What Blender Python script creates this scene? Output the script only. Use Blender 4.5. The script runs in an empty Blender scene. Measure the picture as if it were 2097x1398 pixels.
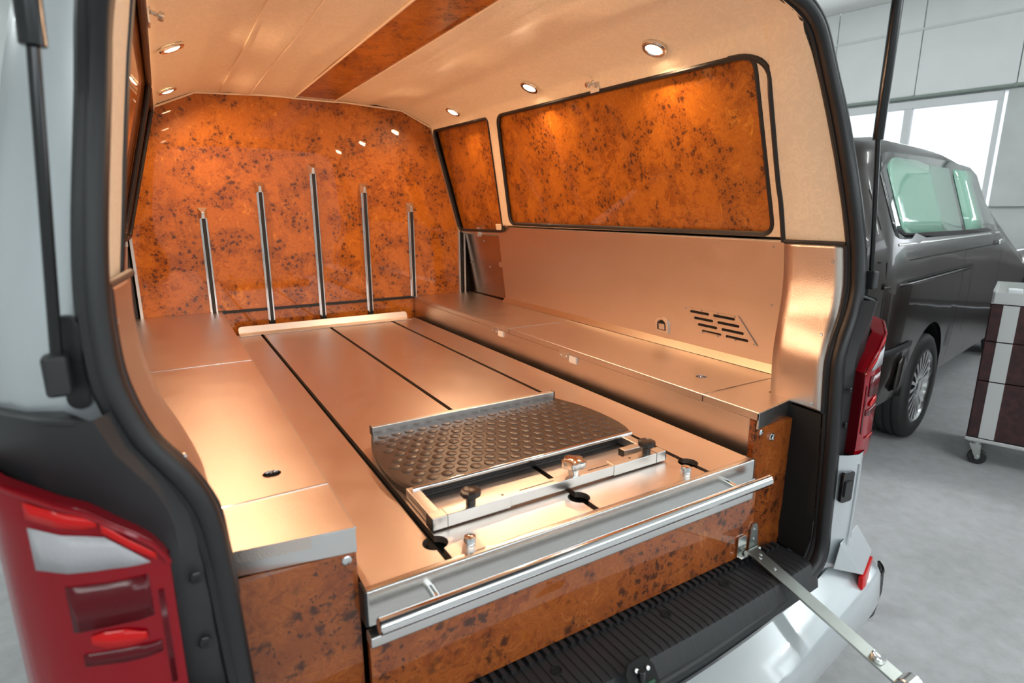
import bpy, bmesh, math, random
from mathutils import Vector, Matrix, Euler
from math import sin, cos, pi, radians as rad, sqrt

random.seed(4)
S = bpy.context.scene
COL = S.collection
G = 0.85                       # deck height above the hall floor: everything is laid out with the deck top at z=0, then lifted

# ------------------------------------------------------------------ camera, world, exposure
F_PX = 1173.69
CAM = Vector((-0.7248, -0.846, 0.6226))
ROT = Euler((rad(76.982), rad(0.0763), rad(-31.053)), 'XYZ')
cd = bpy.data.cameras.new('camera')
cd.sensor_fit = 'HORIZONTAL'; cd.sensor_width = 36.0; cd.lens = F_PX * 36.0 / 2097.0
cd.clip_start = 0.02; cd.clip_end = 200
cd.dof.use_dof = True; cd.dof.focus_distance = 2.0; cd.dof.aperture_fstop = 3.5
cam = bpy.data.objects.new('camera', cd); COL.objects.link(cam)
cam.location = CAM; cam.rotation_euler = ROT
S.camera = cam

w = bpy.data.worlds.new('sky'); S.world = w; w.use_nodes = True
w.node_tree.nodes['Background'].inputs[0].default_value = (0.86, 0.93, 1.0, 1)
w.node_tree.nodes['Background'].inputs[1].default_value = 1.6
S.view_settings.view_transform = 'Standard'; S.view_settings.look = 'None'
S.view_settings.gamma = 1.0; S.view_settings.use_curve_mapping = False
S.view_settings.exposure = 0.0
LAMP_W = 4.7                   # one downlight in the load bay
LAMP_COL = (1.0, 0.63, 0.37)
TUBE_W = 33.0                  # one ceiling luminaire of the hall
TUBE_COL = (0.95, 1.0, 0.99)
WIN_W = 85.0                  # daylight through one hall window, also scaling the added back band

RM = ROT.to_matrix()
def ray(px, py): return RM @ Vector(((px - 1048.5) / F_PX, -(py - 699) / F_PX, -1.0))
def on(ax, px, py, val):
    d = ray(px, py); i = 'xyz'.index(ax)
    return CAM + d * ((val - CAM[i]) / d[i])

# ------------------------------------------------------------------ materials
def nmat(name):
    m = bpy.data.materials.new(name); m.use_nodes = True
    nt = m.node_tree; return m, nt, nt.nodes['Principled BSDF']
def simple(name, col, rough=0.5, metal=0.0, coat=0.0, spec=0.5, emit=0, emcol=None, bump=0, bscale=400, trans=0, var=0, vscale=8):
    m, nt, b = nmat(name)
    b.inputs['Base Color'].default_value = (*col, 1); b.inputs['Roughness'].default_value = rough
    b.inputs['Metallic'].default_value = metal; b.inputs['Coat Weight'].default_value = coat
    b.inputs['Coat Roughness'].default_value = 0.04
    b.inputs['Specular IOR Level'].default_value = spec; b.inputs['Transmission Weight'].default_value = trans
    if emit:
        b.inputs['Emission Color'].default_value = (*(emcol or col), 1); b.inputs['Emission Strength'].default_value = emit
    L = nt.links
    if bump or var:
        tc = nt.nodes.new('ShaderNodeTexCoord')
    if bump:
        n = nt.nodes.new('ShaderNodeTexNoise'); n.inputs['Scale'].default_value = bscale; n.inputs['Detail'].default_value = 2
        L.new(tc.outputs['Object'], n.inputs['Vector'])
        bp = nt.nodes.new('ShaderNodeBump'); bp.inputs['Strength'].default_value = bump; bp.inputs['Distance'].default_value = 0.002
        L.new(n.outputs['Fac'], bp.inputs['Height']); L.new(bp.outputs['Normal'], b.inputs['Normal'])
    if var:
        n2 = nt.nodes.new('ShaderNodeTexNoise'); n2.inputs['Scale'].default_value = vscale; n2.inputs['Detail'].default_value = 6
        L.new(tc.outputs['Object'], n2.inputs['Vector'])
        mx = nt.nodes.new('ShaderNodeMix'); mx.data_type = 'RGBA'
        mx.inputs[6].default_value = (*[c * (1 - var) for c in col], 1); mx.inputs[7].default_value = (*[min(1, c * (1 + var)) for c in col], 1)
        rp = nt.nodes.new('ShaderNodeMapRange'); rp.inputs[1].default_value = 0.3; rp.inputs[2].default_value = 0.7
        L.new(n2.outputs['Fac'], rp.inputs[0]); L.new(rp.outputs[0], mx.inputs[0]); L.new(mx.outputs[2], b.inputs['Base Color'])
    return m

def burl(name, tone=1.0, scale=1.0, off=(0, 0, 0), gf=1.0, bf=1.0, dn=0.0):
    m, nt, b = nmat(name); N = nt.nodes; L = nt.links
    tc = N.new('ShaderNodeTexCoord'); mp = N.new('ShaderNodeMapping'); mp.inputs['Location'].default_value = off
    mp.inputs['Scale'].default_value = (scale, scale, scale)
    L.new(tc.outputs['Object'], mp.inputs['Vector']); V0_ = mp.outputs['Vector']
    def noise(sc, det, dist=0.0, vec=None, rough=0.55):
        n = N.new('ShaderNodeTexNoise'); n.inputs['Scale'].default_value = sc; n.inputs['Detail'].default_value = det
        n.inputs['Distortion'].default_value = dist; n.inputs['Roughness'].default_value = rough
        L.new(vec or V0_, n.inputs['Vector']); return n
    def warp(sc, amt, vec=None):
        n = noise(sc, 2, 0, vec); sub = N.new('ShaderNodeVectorMath'); sub.operation = 'SUBTRACT'; sub.inputs[1].default_value = (.5, .5, .5)
        L.new(n.outputs['Color'], sub.inputs[0]); k = N.new('ShaderNodeVectorMath'); k.operation = 'SCALE'; k.inputs['Scale'].default_value = amt
        L.new(sub.outputs[0], k.inputs[0]); a = N.new('ShaderNodeVectorMath'); a.operation = 'ADD'; L.new(vec or V0_, a.inputs[0]); L.new(k.outputs[0], a.inputs[1])
        return a.outputs[0]
    def mr(x, a, b_, c=0, d=1):
        r = N.new('ShaderNodeMapRange'); r.inputs[1].default_value = a; r.inputs[2].default_value = b_; r.inputs[3].default_value = c; r.inputs[4].default_value = d
        L.new(x, r.inputs[0]); return r.outputs[0]
    def mul(x, y):
        q = N.new('ShaderNodeMath'); q.operation = 'MULTIPLY'; L.new(x, q.inputs[0])
        if isinstance(y, float): q.inputs[1].default_value = y
        else: L.new(y, q.inputs[1])
        return q.outputs[0]
    def mixc(f, a, b_):
        q = N.new('ShaderNodeMix'); q.data_type = 'RGBA'; L.new(f, q.inputs[0])
        for k, c in ((6, a), (7, b_)):
            if isinstance(c, tuple): q.inputs[k].default_value = c
            else: L.new(c, q.inputs[k])
        return q.outputs[2]
    wv = warp(14, .12); wv = warp(40, .035, wv)
    g1 = noise(6, 3, .6, wv); g2 = noise(26, 5, 1.2, wv, .6)
    g = N.new('ShaderNodeMix'); g.inputs[0].default_value = .6; L.new(g1.outputs['Fac'], g.inputs[2]); L.new(g2.outputs['Fac'], g.inputs[3])
    cr = N.new('ShaderNodeValToRGB'); e = cr.color_ramp.elements; t = tone
    e[0].position = .30; e[0].color = (.24 * t, .062 * t * gf, .008 * t * bf, 1); e[1].position = .72; e[1].color = (.86 * t, .37 * t * gf, .050 * t * bf, 1)
    for p_, c_ in ((.42, (.40, .112, .012)), (.50, (.60, .195, .018)), (.57, (.52, .155, .014)), (.64, (.74, .275, .030))):
        q = e.new(p_); q.color = (c_[0] * t, c_[1] * t * gf, c_[2] * t * bf, 1)
    L.new(g.outputs[0], cr.inputs[0])
    vk = warp(55, .030); vk = warp(150, .008, vk)
    clus = noise(8.5, 2, .4)
    cm = mr(clus.outputs['Fac'], .46 - dn, .54 - dn)
    halo = mul(mr(noise(8.5, 2, .4).outputs['Fac'], .46, .62), .55)
    def dots(sc, thr, soft, pick):
        v = N.new('ShaderNodeTexVoronoi'); v.inputs['Scale'].default_value = sc; L.new(vk, v.inputs['Vector'])
        sp = N.new('ShaderNodeSeparateColor'); L.new(v.outputs['Color'], sp.inputs[0])
        size = mr(sp.outputs[1], 0, 1, .55, 1.15)
        dv = N.new('ShaderNodeMath'); dv.operation = 'DIVIDE'; L.new(v.outputs['Distance'], dv.inputs[0]); L.new(size, dv.inputs[1])
        return mul(mr(dv.outputs[0], thr, thr - soft), mr(sp.outputs[0], pick, pick + .02))
    d = N.new('ShaderNodeMath'); d.operation = 'MAXIMUM'
    L.new(mul(dots(48, .50, .24, .22), cm), d.inputs[0]); L.new(mul(dots(120, .46, .22, .45), mr(clus.outputs['Fac'], .46 - dn, .55 - dn)), d.inputs[1])
    col = mixc(halo, cr.outputs[0], (.30 * t, .085 * t * gf, .012 * t * bf, 1))
    grain = noise(70, 3, 3.0, wv, .6)
    col = mixc(mul(mr(grain.outputs['Fac'], .42, .62), .40), col, (.26 * t, .066 * t * gf, .009 * t * bf, 1))
    col = mixc(mul(d.outputs[0], .88), col, (.070 * t, .022 * t, .012 * t, 1))
    L.new(col, b.inputs['Base Color'])
    b.inputs['Roughness'].default_value = .4; b.inputs['Specular IOR Level'].default_value = .2
    b.inputs['Coat Weight'].default_value = 1.0; b.inputs['Coat Roughness'].default_value = .025
    return m

def linen_steel(name, col, rough, bump=.10):
    m, nt, b = nmat(name); N = nt.nodes; L = nt.links
    b.inputs['Base Color'].default_value = (*col, 1); b.inputs['Metallic'].default_value = 1.0; b.inputs['Roughness'].default_value = rough
    tc = N.new('ShaderNodeTexCoord')
    n = N.new('ShaderNodeTexNoise'); n.inputs['Scale'].default_value = 520; n.inputs['Detail'].default_value = 2
    L.new(tc.outputs['Object'], n.inputs['Vector'])
    bp = N.new('ShaderNodeBump'); bp.inputs['Strength'].default_value = bump; bp.inputs['Distance'].default_value = .0015
    L.new(n.outputs['Fac'], bp.inputs['Height']); L.new(bp.outputs['Normal'], b.inputs['Normal'])
    mr = N.new('ShaderNodeMapRange'); mr.inputs[3].default_value = rough - .05; mr.inputs[4].default_value = rough + .06
    n2 = N.new('ShaderNodeTexNoise'); n2.inputs['Scale'].default_value = 14; n2.inputs['Detail'].default_value = 5; L.new(tc.outputs['Object'], n2.inputs['Vector'])
    L.new(n2.outputs['Fac'], mr.inputs[0]); L.new(mr.outputs[0], b.inputs['Roughness'])
    return m

def brushed(name, col, rough, axis=0):
    m, nt, b = nmat(name); N = nt.nodes; L = nt.links
    b.inputs['Base Color'].default_value = (*col, 1); b.inputs['Metallic'].default_value = 1.0
    tc = N.new('ShaderNodeTexCoord'); mp = N.new('ShaderNodeMapping'); s = [900, 900, 900]; s[axis] = 9; mp.inputs['Scale'].default_value = s
    L.new(tc.outputs['Object'], mp.inputs[0]); n = N.new('ShaderNodeTexNoise'); n.inputs['Scale'].default_value = 1; n.inputs['Detail'].default_value = 3
    L.new(mp.outputs[0], n.inputs['Vector']); mr = N.new('ShaderNodeMapRange'); mr.inputs[3].default_value = rough - .06; mr.inputs[4].default_value = rough + .08
    L.new(n.outputs['Fac'], mr.inputs[0]); L.new(mr.outputs[0], b.inputs['Roughness'])
    bp = N.new('ShaderNodeBump'); bp.inputs['Strength'].default_value = .02; bp.inputs['Distance'].default_value = .0006
    L.new(n.outputs['Fac'], bp.inputs['Height']); L.new(bp.outputs['Normal'], b.inputs['Normal'])
    return m

def leather(name, col):
    m, nt, b = nmat(name); N = nt.nodes; L = nt.links
    b.inputs['Roughness'].default_value = .5; b.inputs['Specular IOR Level'].default_value = .3
    tc = N.new('ShaderNodeTexCoord')
    n = N.new('ShaderNodeTexNoise'); n.inputs['Scale'].default_value = 34; n.inputs['Detail'].default_value = 4; n.inputs['Distortion'].default_value = 1.2
    L.new(tc.outputs['Object'], n.inputs['Vector'])
    rd = N.new('ShaderNodeMath'); rd.operation = 'SUBTRACT'; rd.inputs[1].default_value = .5; L.new(n.outputs['Fac'], rd.inputs[0])
    ab = N.new('ShaderNodeMath'); ab.operation = 'ABSOLUTE'; L.new(rd.outputs[0], ab.inputs[0])
    mr = N.new('ShaderNodeMapRange'); mr.inputs[1].default_value = 0; mr.inputs[2].default_value = .07; L.new(ab.outputs[0], mr.inputs[0])
    mx = N.new('ShaderNodeMix'); mx.data_type = 'RGBA'
    mx.inputs[6].default_value = (*[min(1, c * 1.05) for c in col], 1); mx.inputs[7].default_value = (*[c * .975 for c in col], 1)
    L.new(mr.outputs[0], mx.inputs[0]); L.new(mx.outputs[2], b.inputs['Base Color'])
    bp = N.new('ShaderNodeBump'); bp.inputs['Strength'].default_value = .25; bp.inputs['Distance'].default_value = .0015
    L.new(mr.outputs[0], bp.inputs['Height']); L.new(bp.outputs['Normal'], b.inputs['Normal'])
    return m

M = {}
M['burl'] = burl('burl_veneer', .88)
M['burl_front'] = burl('burl_veneer_front', .72, .8, (3.1, 1.7, .4), .80, 1.5, .05)
M['linen'] = linen_steel('linen_steel_sheet', (.75, .665, .605), .30, .32)
M['linen_wall'] = linen_steel('linen_steel_wall', (.76, .67, .605), .33, .28)
M['recess_shaded'] = linen_steel('linen_steel_shaded', (.50, .40, .34), .20, .15)  # linen steel with the set-back panel's shade put into its colour
M['steel'] = brushed('brushed_steel', (.66, .66, .64), .24)
M['alu'] = brushed('satin_aluminium', (.72, .72, .71), .32)
M['chrome'] = simple('polished_chrome', (.80, .80, .80), .09, 1.0)
M['gold_strip'] = brushed('anodised_strip', (.64, .55, .43), .3, 1)
M['leather'] = leather('cream_leather', (.90, .76, .57))
M['leather_rib'] = simple('cream_piping', (.86, .70, .52), .5)
M['rubber'] = simple('black_rubber', (.011, .011, .0125), .42, bump=.1, bscale=900)
M['black'] = simple('black_plastic', (.022, .022, .024), .45, bump=.25, bscale=1500)
M['blackgloss'] = simple('gloss_black', (.008, .008, .009), .18)
M['dark'] = simple('dark_lining', (.006, .006, .006), .8)
M['mat'] = simple('brown_rubber_mat', (.050, .036, .028), .30, bump=.1, bscale=700, var=.25, vscale=30)
M['knob'] = simple('knob_plastic', (.025, .020, .018), .3)
M['silver'] = simple('silver_paint', (.57, .61, .635), .30, .55, coat=1.0)
M['lens'] = simple('red_lens', (.26, .001, .007), .10, spec=.35)
M['lens_bright'] = simple('bright_red_reflector', (.62, .006, .006), .15, spec=.3)
M['lens_dark'] = simple('dark_red_reflector', (.10, .001, .005), .2, spec=.3)
M['lens_white'] = simple('clear_ribbed_lens', (.44, .43, .45), .25, bump=.3, bscale=260)
M['screw'] = simple('screw_zinc', (.72, .74, .76), .25, 1.0)
M['zinc'] = simple('zinc_steel', (.52, .55, .52), .36, 1.0, var=.06, vscale=30)
M['bulb'] = simple('lit_bulb', (1, .8, .6), .5, emit=38, emcol=(1.0, .70, .42))
M['brown'] = simple('brown_car_paint', (.020, .014, .012), .28, .2, coat=.4)
M['greyvan'] = simple('grey_car_paint', (.20, .19, .19), .25, .4, coat=1.0)
M['tint'] = simple('green_tinted_glass', (.26, .48, .37), .05, .0, coat=.5, spec=.5)
M['tintdark'] = simple('dark_glass', (.012, .014, .016), .05, coat=1.0)
M['tyre'] = simple('tyre_rubber', (.020, .020, .020), .6, bump=.3, bscale=300)
M['rim'] = simple('alloy_rim', (.70, .70, .71), .22, 1.0)
M['wood'] = simple('dark_wood', (.045, .012, .013), .45, var=.5, vscale=30)
M['white'] = simple('white_plastic', (.80, .82, .84), .4)
M['teal'] = simple('teal_plastic', (.05, .45, .36), .4)
M['tan'] = simple('tan_card', (.35, .27, .15), .7)
M['panelwhite'] = simple('white_wall_panel', (.90, .92, .91), .5, var=.03, vscale=2)
M['ceilwhite'] = simple('white_ceiling', (.90, .90, .87), .6)
M['wallgrey'] = simple('grey_plaster', (.64, .67, .66), .7, var=.06, vscale=3)
M['frame'] = simple('white_frame', (.78, .80, .80), .4)
M['greentrim'] = simple('grey_green_trim', (.30, .36, .32), .5)
M['glass'] = simple('window_glass', (1, 1, 1), .02, trans=1.0)
M['green_led'] = simple('green_led', (.05, .9, .15), .5, emit=4)
M['tube'] = simple('lit_tube', (1, 1, 1), .5, emit=9, emcol=TUBE_COL)
M['green_metal'] = simple('green_striker', (.02, .09, .04), .4)

def concrete():
    m, nt, b = nmat('polished_concrete'); N = nt.nodes; L = nt.links
    tc = N.new('ShaderNodeTexCoord')
    def ns(s, d):
        n = N.new('ShaderNodeTexNoise'); n.inputs['Scale'].default_value = s; n.inputs['Detail'].default_value = d; n.inputs['Roughness'].default_value = .65
        L.new(tc.outputs['Object'], n.inputs['Vector']); return n
    a = ns(1.3, 6); c = ns(14, 6)
    mx = N.new('ShaderNodeMix'); mx.inputs[0].default_value = .45; L.new(a.outputs['Fac'], mx.inputs[2]); L.new(c.outputs['Fac'], mx.inputs[3])
    cr = N.new('ShaderNodeValToRGB'); e = cr.color_ramp.elements
    e[0].position = .33; e[0].color = (.36, .36, .365, 1); e[1].position = .62; e[1].color = (.53, .525, .54, 1)
    L.new(mx.outputs[0], cr.inputs[0]); L.new(cr.outputs[0], b.inputs['Base Color'])
    b.inputs['Roughness'].default_value = .42
    return m
M['concrete'] = concrete()

# ------------------------------------------------------------------ helpers
def setp(o, label=None, cat=None, group=None, kind=None):
    if label: o['label'] = label
    if cat: o['category'] = cat
    if group: o['group'] = group
    if kind: o['kind'] = kind
    return o
def link(o, parent=None):
    COL.objects.link(o)
    if parent is not None:
        bpy.context.view_layer.update()
        o.parent = parent; o.matrix_parent_inverse = parent.matrix_world.inverted()
    return o
def thing(name, loc, label, cat, group=None, kind=None):
    o = bpy.data.objects.new(name, None); o.empty_display_size = .1; o.location = loc; COL.objects.link(o)
    bpy.context.view_layer.update()
    return setp(o, label, cat, group, kind)
def mesh(name, V, Fc, mat, parent=None, smooth=False, bevel=0, label=None, seg=2, angle=40, thick=0, thick_off=-1):
    me = bpy.data.meshes.new(name); me.from_pydata([tuple(v) for v in V], [], Fc); me.update()
    bm = bmesh.new(); bm.from_mesh(me); bmesh.ops.recalc_face_normals(bm, faces=bm.faces); bm.to_mesh(me); bm.free()
    if smooth:
        for p in me.polygons: p.use_smooth = True
    me.materials.append(M[mat] if isinstance(mat, str) else mat)
    o = bpy.data.objects.new(name, me); link(o, parent)
    if thick:
        md = o.modifiers.new('Solidify', 'SOLIDIFY'); md.thickness = thick; md.offset = thick_off
    if bevel:
        md = o.modifiers.new('Bevel', 'BEVEL'); md.width = bevel; md.segments = seg; md.limit_method = 'ANGLE'; md.angle_limit = rad(35)
        md.harden_normals = False
        for p in me.polygons: p.use_smooth = True
        md2 = o.modifiers.new('Weighted', 'WEIGHTED_NORMAL'); md2.keep_sharp = True
    if label: o['label'] = label
    return o
BF = [(0, 3, 2, 1), (4, 5, 6, 7), (0, 1, 5, 4), (1, 2, 6, 5), (2, 3, 7, 6), (3, 0, 4, 7)]
def box(name, x0, x1, y0, y1, z0, z1, mat, parent=None, bevel=.002, label=None, M4=None):
    V = [Vector(v) for v in ((x0, y0, z0), (x1, y0, z0), (x1, y1, z0), (x0, y1, z0), (x0, y0, z1), (x1, y0, z1), (x1, y1, z1), (x0, y1, z1))]
    if M4 is not None: V = [M4 @ v for v in V]
    return mesh(name, V, BF, mat, parent, bevel=bevel, label=label)
def fill2d(outer, holes=()):
    """triangulated polygon with holes -> (verts2d, tris)"""
    bm = bmesh.new(); es = []
    for loop in [outer, *holes]:
        vs = [bm.verts.new((p[0], p[1], 0)) for p in loop]
        for i in range(len(vs)): es.append(bm.edges.new((vs[i], vs[(i + 1) % len(vs)])))
    bmesh.ops.triangle_fill(bm, use_beauty=True, use_dissolve=False, edges=es)
    bm.verts.index_update()
    V = [(v.co.x, v.co.y) for v in bm.verts]; T = [[v.index for v in f.verts] for f in bm.faces]
    bm.free(); return V, T
def plate(name, outer, fn, thick, mat, parent=None, holes=(), bevel=0, label=None, smooth=False):
    """polygon (2d) -> two skins; fn(a,b,t) maps to 3d, t in {0,1}"""
    V2, T = fill2d(outer, holes); n = len(V2)
    V = [fn(a, b, 0) for a, b in V2] + [fn(a, b, thick) for a, b in V2]
    Fc = [list(t) for t in T] + [[i + n for i in reversed(t)] for t in T]
    from collections import Counter
    cnt = Counter()
    for t in T:
        for i in range(3): cnt[frozenset((t[i], t[(i + 1) % 3]))] += 1
    for e, c in cnt.items():
        if c == 1:
            a, b = tuple(e); Fc.append([a, b, b + n, a + n])
    return mesh(name, V, Fc, mat, parent, bevel=bevel, label=label, smooth=smooth, seg=1)
def loft(name, rows, mat, parent=None, close_u=False, close_v=False, smooth=True, thick=0, thick_off=-1, cap=False, label=None, bevel=0):
    nr = len(rows); nc = len(rows[0]); V = [p for r in rows for p in r]; Fc = []
    for i in range(nr - (0 if close_v else 1)):
        for j in range(nc - (0 if close_u else 1)):
            a = i * nc + j; b = i * nc + (j + 1) % nc; c = ((i + 1) % nr) * nc + (j + 1) % nc; d = ((i + 1) % nr) * nc + j
            Fc.append((a, b, c, d))
    if cap:
        Fc.append(list(range(nc))); Fc.append([(nr - 1) * nc + j for j in range(nc)])
    o = mesh(name, V, Fc, mat, parent, smooth=smooth, thick=thick, thick_off=thick_off, label=label, bevel=bevel)
    if smooth: sharp(o)
    return o
def sharp(o, a=38):
    me = o.data
    bm = bmesh.new(); bm.from_mesh(me)
    for e in bm.edges:
        if len(e.link_faces) == 2 and e.calc_face_angle(0) > rad(a): e.smooth = False
    bm.to_mesh(me); bm.free()
def frame_of(d):
    d = Vector(d).normalized(); up = Vector((0, 0, 1)) if abs(d.z) < .9 else Vector((1, 0, 0))
    a = d.cross(up).normalized(); b = a.cross(d).normalized(); return a, b
def tube(name, pts, r, mat, parent=None, closed=False, n=10, label=None, sq=None):
    """sweep of a circle (radius r) or of a polygon sq [(a,b)] along pts"""
    P = [Vector(p) for p in pts]; rows = []; k = len(P); prev = None
    for i in range(k):
        d = (P[(i + 1) % k] - P[i - 1]) if closed else (P[min(i + 1, k - 1)] - P[max(i - 1, 0)])
        d.normalize()
        if prev is None: a, b = frame_of(d)
        else:
            a = prev - d * prev.dot(d); a.normalize(); b = a.cross(d).normalized()
        prev = a
        rr = r[i] if isinstance(r, (list, tuple)) else r
        if sq: rows.append([P[i] + a * u + b * v for u, v in sq])
        else: rows.append([P[i] + a * (cos(2 * pi * j / n) * rr) + b * (sin(2 * pi * j / n) * rr) for j in range(n)])
    return loft(name, rows, mat, parent, close_u=True, close_v=closed, cap=not closed, label=label)
def lathe(name, prof, origin, axis, mat, parent=None, n=24, label=None, lobes=0, amp=0, cap=True):
    """prof [(r,h)] spun about axis"""
    a, b = frame_of(axis); ax = Vector(axis).normalized(); O = Vector(origin); rows = []
    for r, h in prof:
        row = []
        for j in range(n):
            t = 2 * pi * j / n; q = r * (1 + (amp * cos(lobes * t) if lobes and r > .004 else 0))
            row.append(O + a * (cos(t) * q) + b * (sin(t) * q) + ax * h)
        rows.append(row)
    return loft(name, rows, mat, parent, close_u=True, cap=cap, label=label)
def cyl(name, p0, p1, r, mat, parent=None, n=16, label=None, bev=0.12):
    p0 = Vector(p0); p1 = Vector(p1); h = (p1 - p0).length; e = min(r * bev, h * .2)
    return lathe(name, [(r - e, 0), (r, e), (r, h - e), (r - e, h)], p0, p1 - p0, mat, parent, n, label)
def circ(cx, cy, r, n=20, a0=0, a1=2 * pi): return [(cx + r * cos(a0 + (a1 - a0) * i / n), cy + r * sin(a0 + (a1 - a0) * i / n)) for i in range(n)]
def rrect(x0, x1, y0, y1, r, n=5):
    o = []
    rs = r if isinstance(r, (list, tuple)) else (r,) * 4
    for (cx, cy, a, q) in ((x0 + rs[0], y0 + rs[0], pi, rs[0]), (x1 - rs[1], y0 + rs[1], 1.5 * pi, rs[1]), (x1 - rs[2], y1 - rs[2], 0, rs[2]), (x0 + rs[3], y1 - rs[3], .5 * pi, rs[3])):
        for i in range(n + 1): t = a + .5 * pi * i / n; o.append((cx + q * cos(t), cy + q * sin(t)))
    return o
def interp(x, tab):
    if x <= tab[0][0]: return tab[0][1]
    for (a, p), (b, q) in zip(tab, tab[1:]):
        if x <= b: return p + (q - p) * (x - a) / (b - a)
    return tab[-1][1]
def smoothpath(pts, sub=4, closed=False):
    P = [Vector(p) for p in pts]; n = len(P); out = []
    rng = n if closed else n - 1
    for i in range(rng):
        p0 = P[(i - 1) % n] if closed or i > 0 else P[0]; p1 = P[i]; p2 = P[(i + 1) % n]; p3 = P[(i + 2) % n] if closed or i + 2 < n else P[-1]
        for k in range(sub):
            t = k / sub
            out.append(.5 * ((2 * p1) + (p2 - p0) * t + (2 * p0 - 5 * p1 + 4 * p2 - p3) * t * t + (3 * p1 - p0 - 3 * p2 + p3) * t ** 3))
    if not closed: out.append(P[-1])
    return out
def mir(p): return Vector((-p[0], p[1], p[2]))
def sx(p, s): return Vector((p[0] * s, p[1], p[2]))
def screw(parent, p, nrm, r=.0045, mat='screw', name='screw'):
    n = Vector(nrm).normalized()
    return lathe(name, [(r, -.001), (r, .0008), (r * .75, .0022), (r * .35, .0024), (r * .3, .0012), (.0002, .0012)], p, n, mat, parent, 10)

# ------------------------------------------------------------------ the hall (setting)
AZ = rad(80)
HU = Vector((sin(AZ), cos(AZ), 0)); HV = Vector((-cos(AZ), sin(AZ), 0))      # across to the window wall / along it
H0 = Vector((CAM.x, CAM.y, -G))
def hall(u, v, z): return H0 + HU * u + HV * v + Vector((0, 0, z))
U0, U1, V0, V1, HZ = -5.2, 10.5, -6.5, 9.5, 4.47
def hbox(name, u0, u1, v0, v1, z0, z1, mat, parent=None, bevel=0, label=None):
    V = [hall(*q) for q in ((u0, v0, z0), (u1, v0, z0), (u1, v1, z0), (u0, v1, z0), (u0, v0, z1), (u1, v0, z1), (u1, v1, z1), (u0, v1, z1))]
    return mesh(name, V, BF, mat, parent, bevel=bevel, label=label)
setp(hbox('floor', U0, U1, V0, V1, -.1, 0, 'concrete'), 'pale grey worn concrete workshop floor', None, kind='structure')
setp(hbox('ceiling', U0, U1, V0, V1, HZ, HZ + .12, 'ceilwhite'), 'white workshop ceiling', None, kind='structure')
# window wall, built round its openings
WZ0, WZ1 = 1.5, 2.98
OPEN = [(1.98, 2.95), (3.05, 5.9), (-5.5, -.9)]
wr = thing('wall_right', hall(U1, 0, 0), 'white panelled workshop wall with windows', None, kind='structure')
hbox('masonry', U1 + .06, U1 + .25, V0, V1, 0, WZ0, 'wallgrey', wr)
hbox('masonry', U1 + .06, U1 + .25, V0, V1, WZ1 + .06, HZ, 'wallgrey', wr)
for a, b in ((V0, -5.5), (-.9, 1.85), (5.95, V1)): hbox('masonry', U1 + .0, U1 + .25, a, b, WZ0, WZ1 + .06, 'wallgrey', wr)
PW = 1.17; k0 = int((V0 - 1.78) / PW)
for i in range(k0, 7):
    v0 = 1.78 + i * PW; v1 = v0 + PW
    if v1 > V1: v1 = V1
    hbox('panel', U1 - .02, U1 + .06, v0 + .006, v1 - .006, 3.10, 3.995, 'panelwhite', wr, .006)
    hbox('panel', U1 - .02, U1 + .06, v0 + .006, v1 - .006, 4.01, HZ - .002, 'panelwhite', wr, .006)
hbox('ledge', U1 - .035, U1 + .05, V0, V1, 3.985, 4.02, 'frame', wr, .004)
tube('pipe_rail', [hall(U1 - .04, V0 + .01, 3.075), hall(U1 - .04, V1 - .01, 3.075)], .022, 'greentrim', wr)
for i in range(k0, 7): cyl('rail_clip', hall(U1 - .04, 1.78 + i * PW - .02, 3.075), hall(U1 - .04, 1.78 + i * PW + .02, 3.075), .03, 'greentrim', wr, 8)
for n, (a, b) in enumerate([(1.9, 5.95), (-5.5, -.9)]):
    wn = thing('window_%d' % (n + 1), hall(U1, a, WZ0), 'wide white-framed workshop window full of daylight', None, kind='structure')
    hbox('frame', U1 - .02, U1 + .1, a, b, WZ1 - .06, WZ1 + .05, 'frame', wn, .006)
    hbox('frame', U1 - .02, U1 + .1, a, b, WZ0, WZ0 + .1, 'frame', wn, .006)
    cuts = [a, 3.0, b] if n == 0 else [a, -3.2, b]
    for c in cuts: hbox('mullion', U1 - .02, U1 + .1, c - .05 if c > a else c, c + .05 if c < b else c, WZ0 + .1, WZ1 - .06, 'frame', wn, .006)
    for c, d in zip(cuts, cuts[1:]): hbox('pane', U1 + .04, U1 + .05, c + .05, d - .05, WZ0 + .1, WZ1 - .06, 'glass', wn)
setp(hbox('wall_left', U0 - .2, U0, V0, V1, 0, HZ, 'wallgrey'), 'plain grey workshop wall', None, kind='structure')
setp(hbox('wall_front', U0, U1, V1, V1 + .2, 0, HZ, 'wallgrey'), 'plain grey workshop wall', None, kind='structure')
wb = thing('wall_back', hall(2.5, V0, 0), 'workshop wall with an added, unseen window band', None, kind='structure')  # high window band is unseen, added to bring daylight from behind
hbox('masonry', U0, U1, V0 - .2, V0, 0, 3.35, 'wallgrey', wb); hbox('masonry', U0, U1, V0 - .2, V0, 4.25, HZ, 'wallgrey', wb)
hbox('masonry', U0, -4.0, V0 - .2, V0, 3.35, 4.25, 'wallgrey', wb); hbox('masonry', 8.0, U1, V0 - .2, V0, 3.35, 4.25, 'wallgrey', wb)
for k in range(5): hbox('mullion', -4 + k * 3 - .05, -4 + k * 3 + .05, V0 - .12, V0 - .02, 3.35, 4.25, 'frame', wb)

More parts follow.
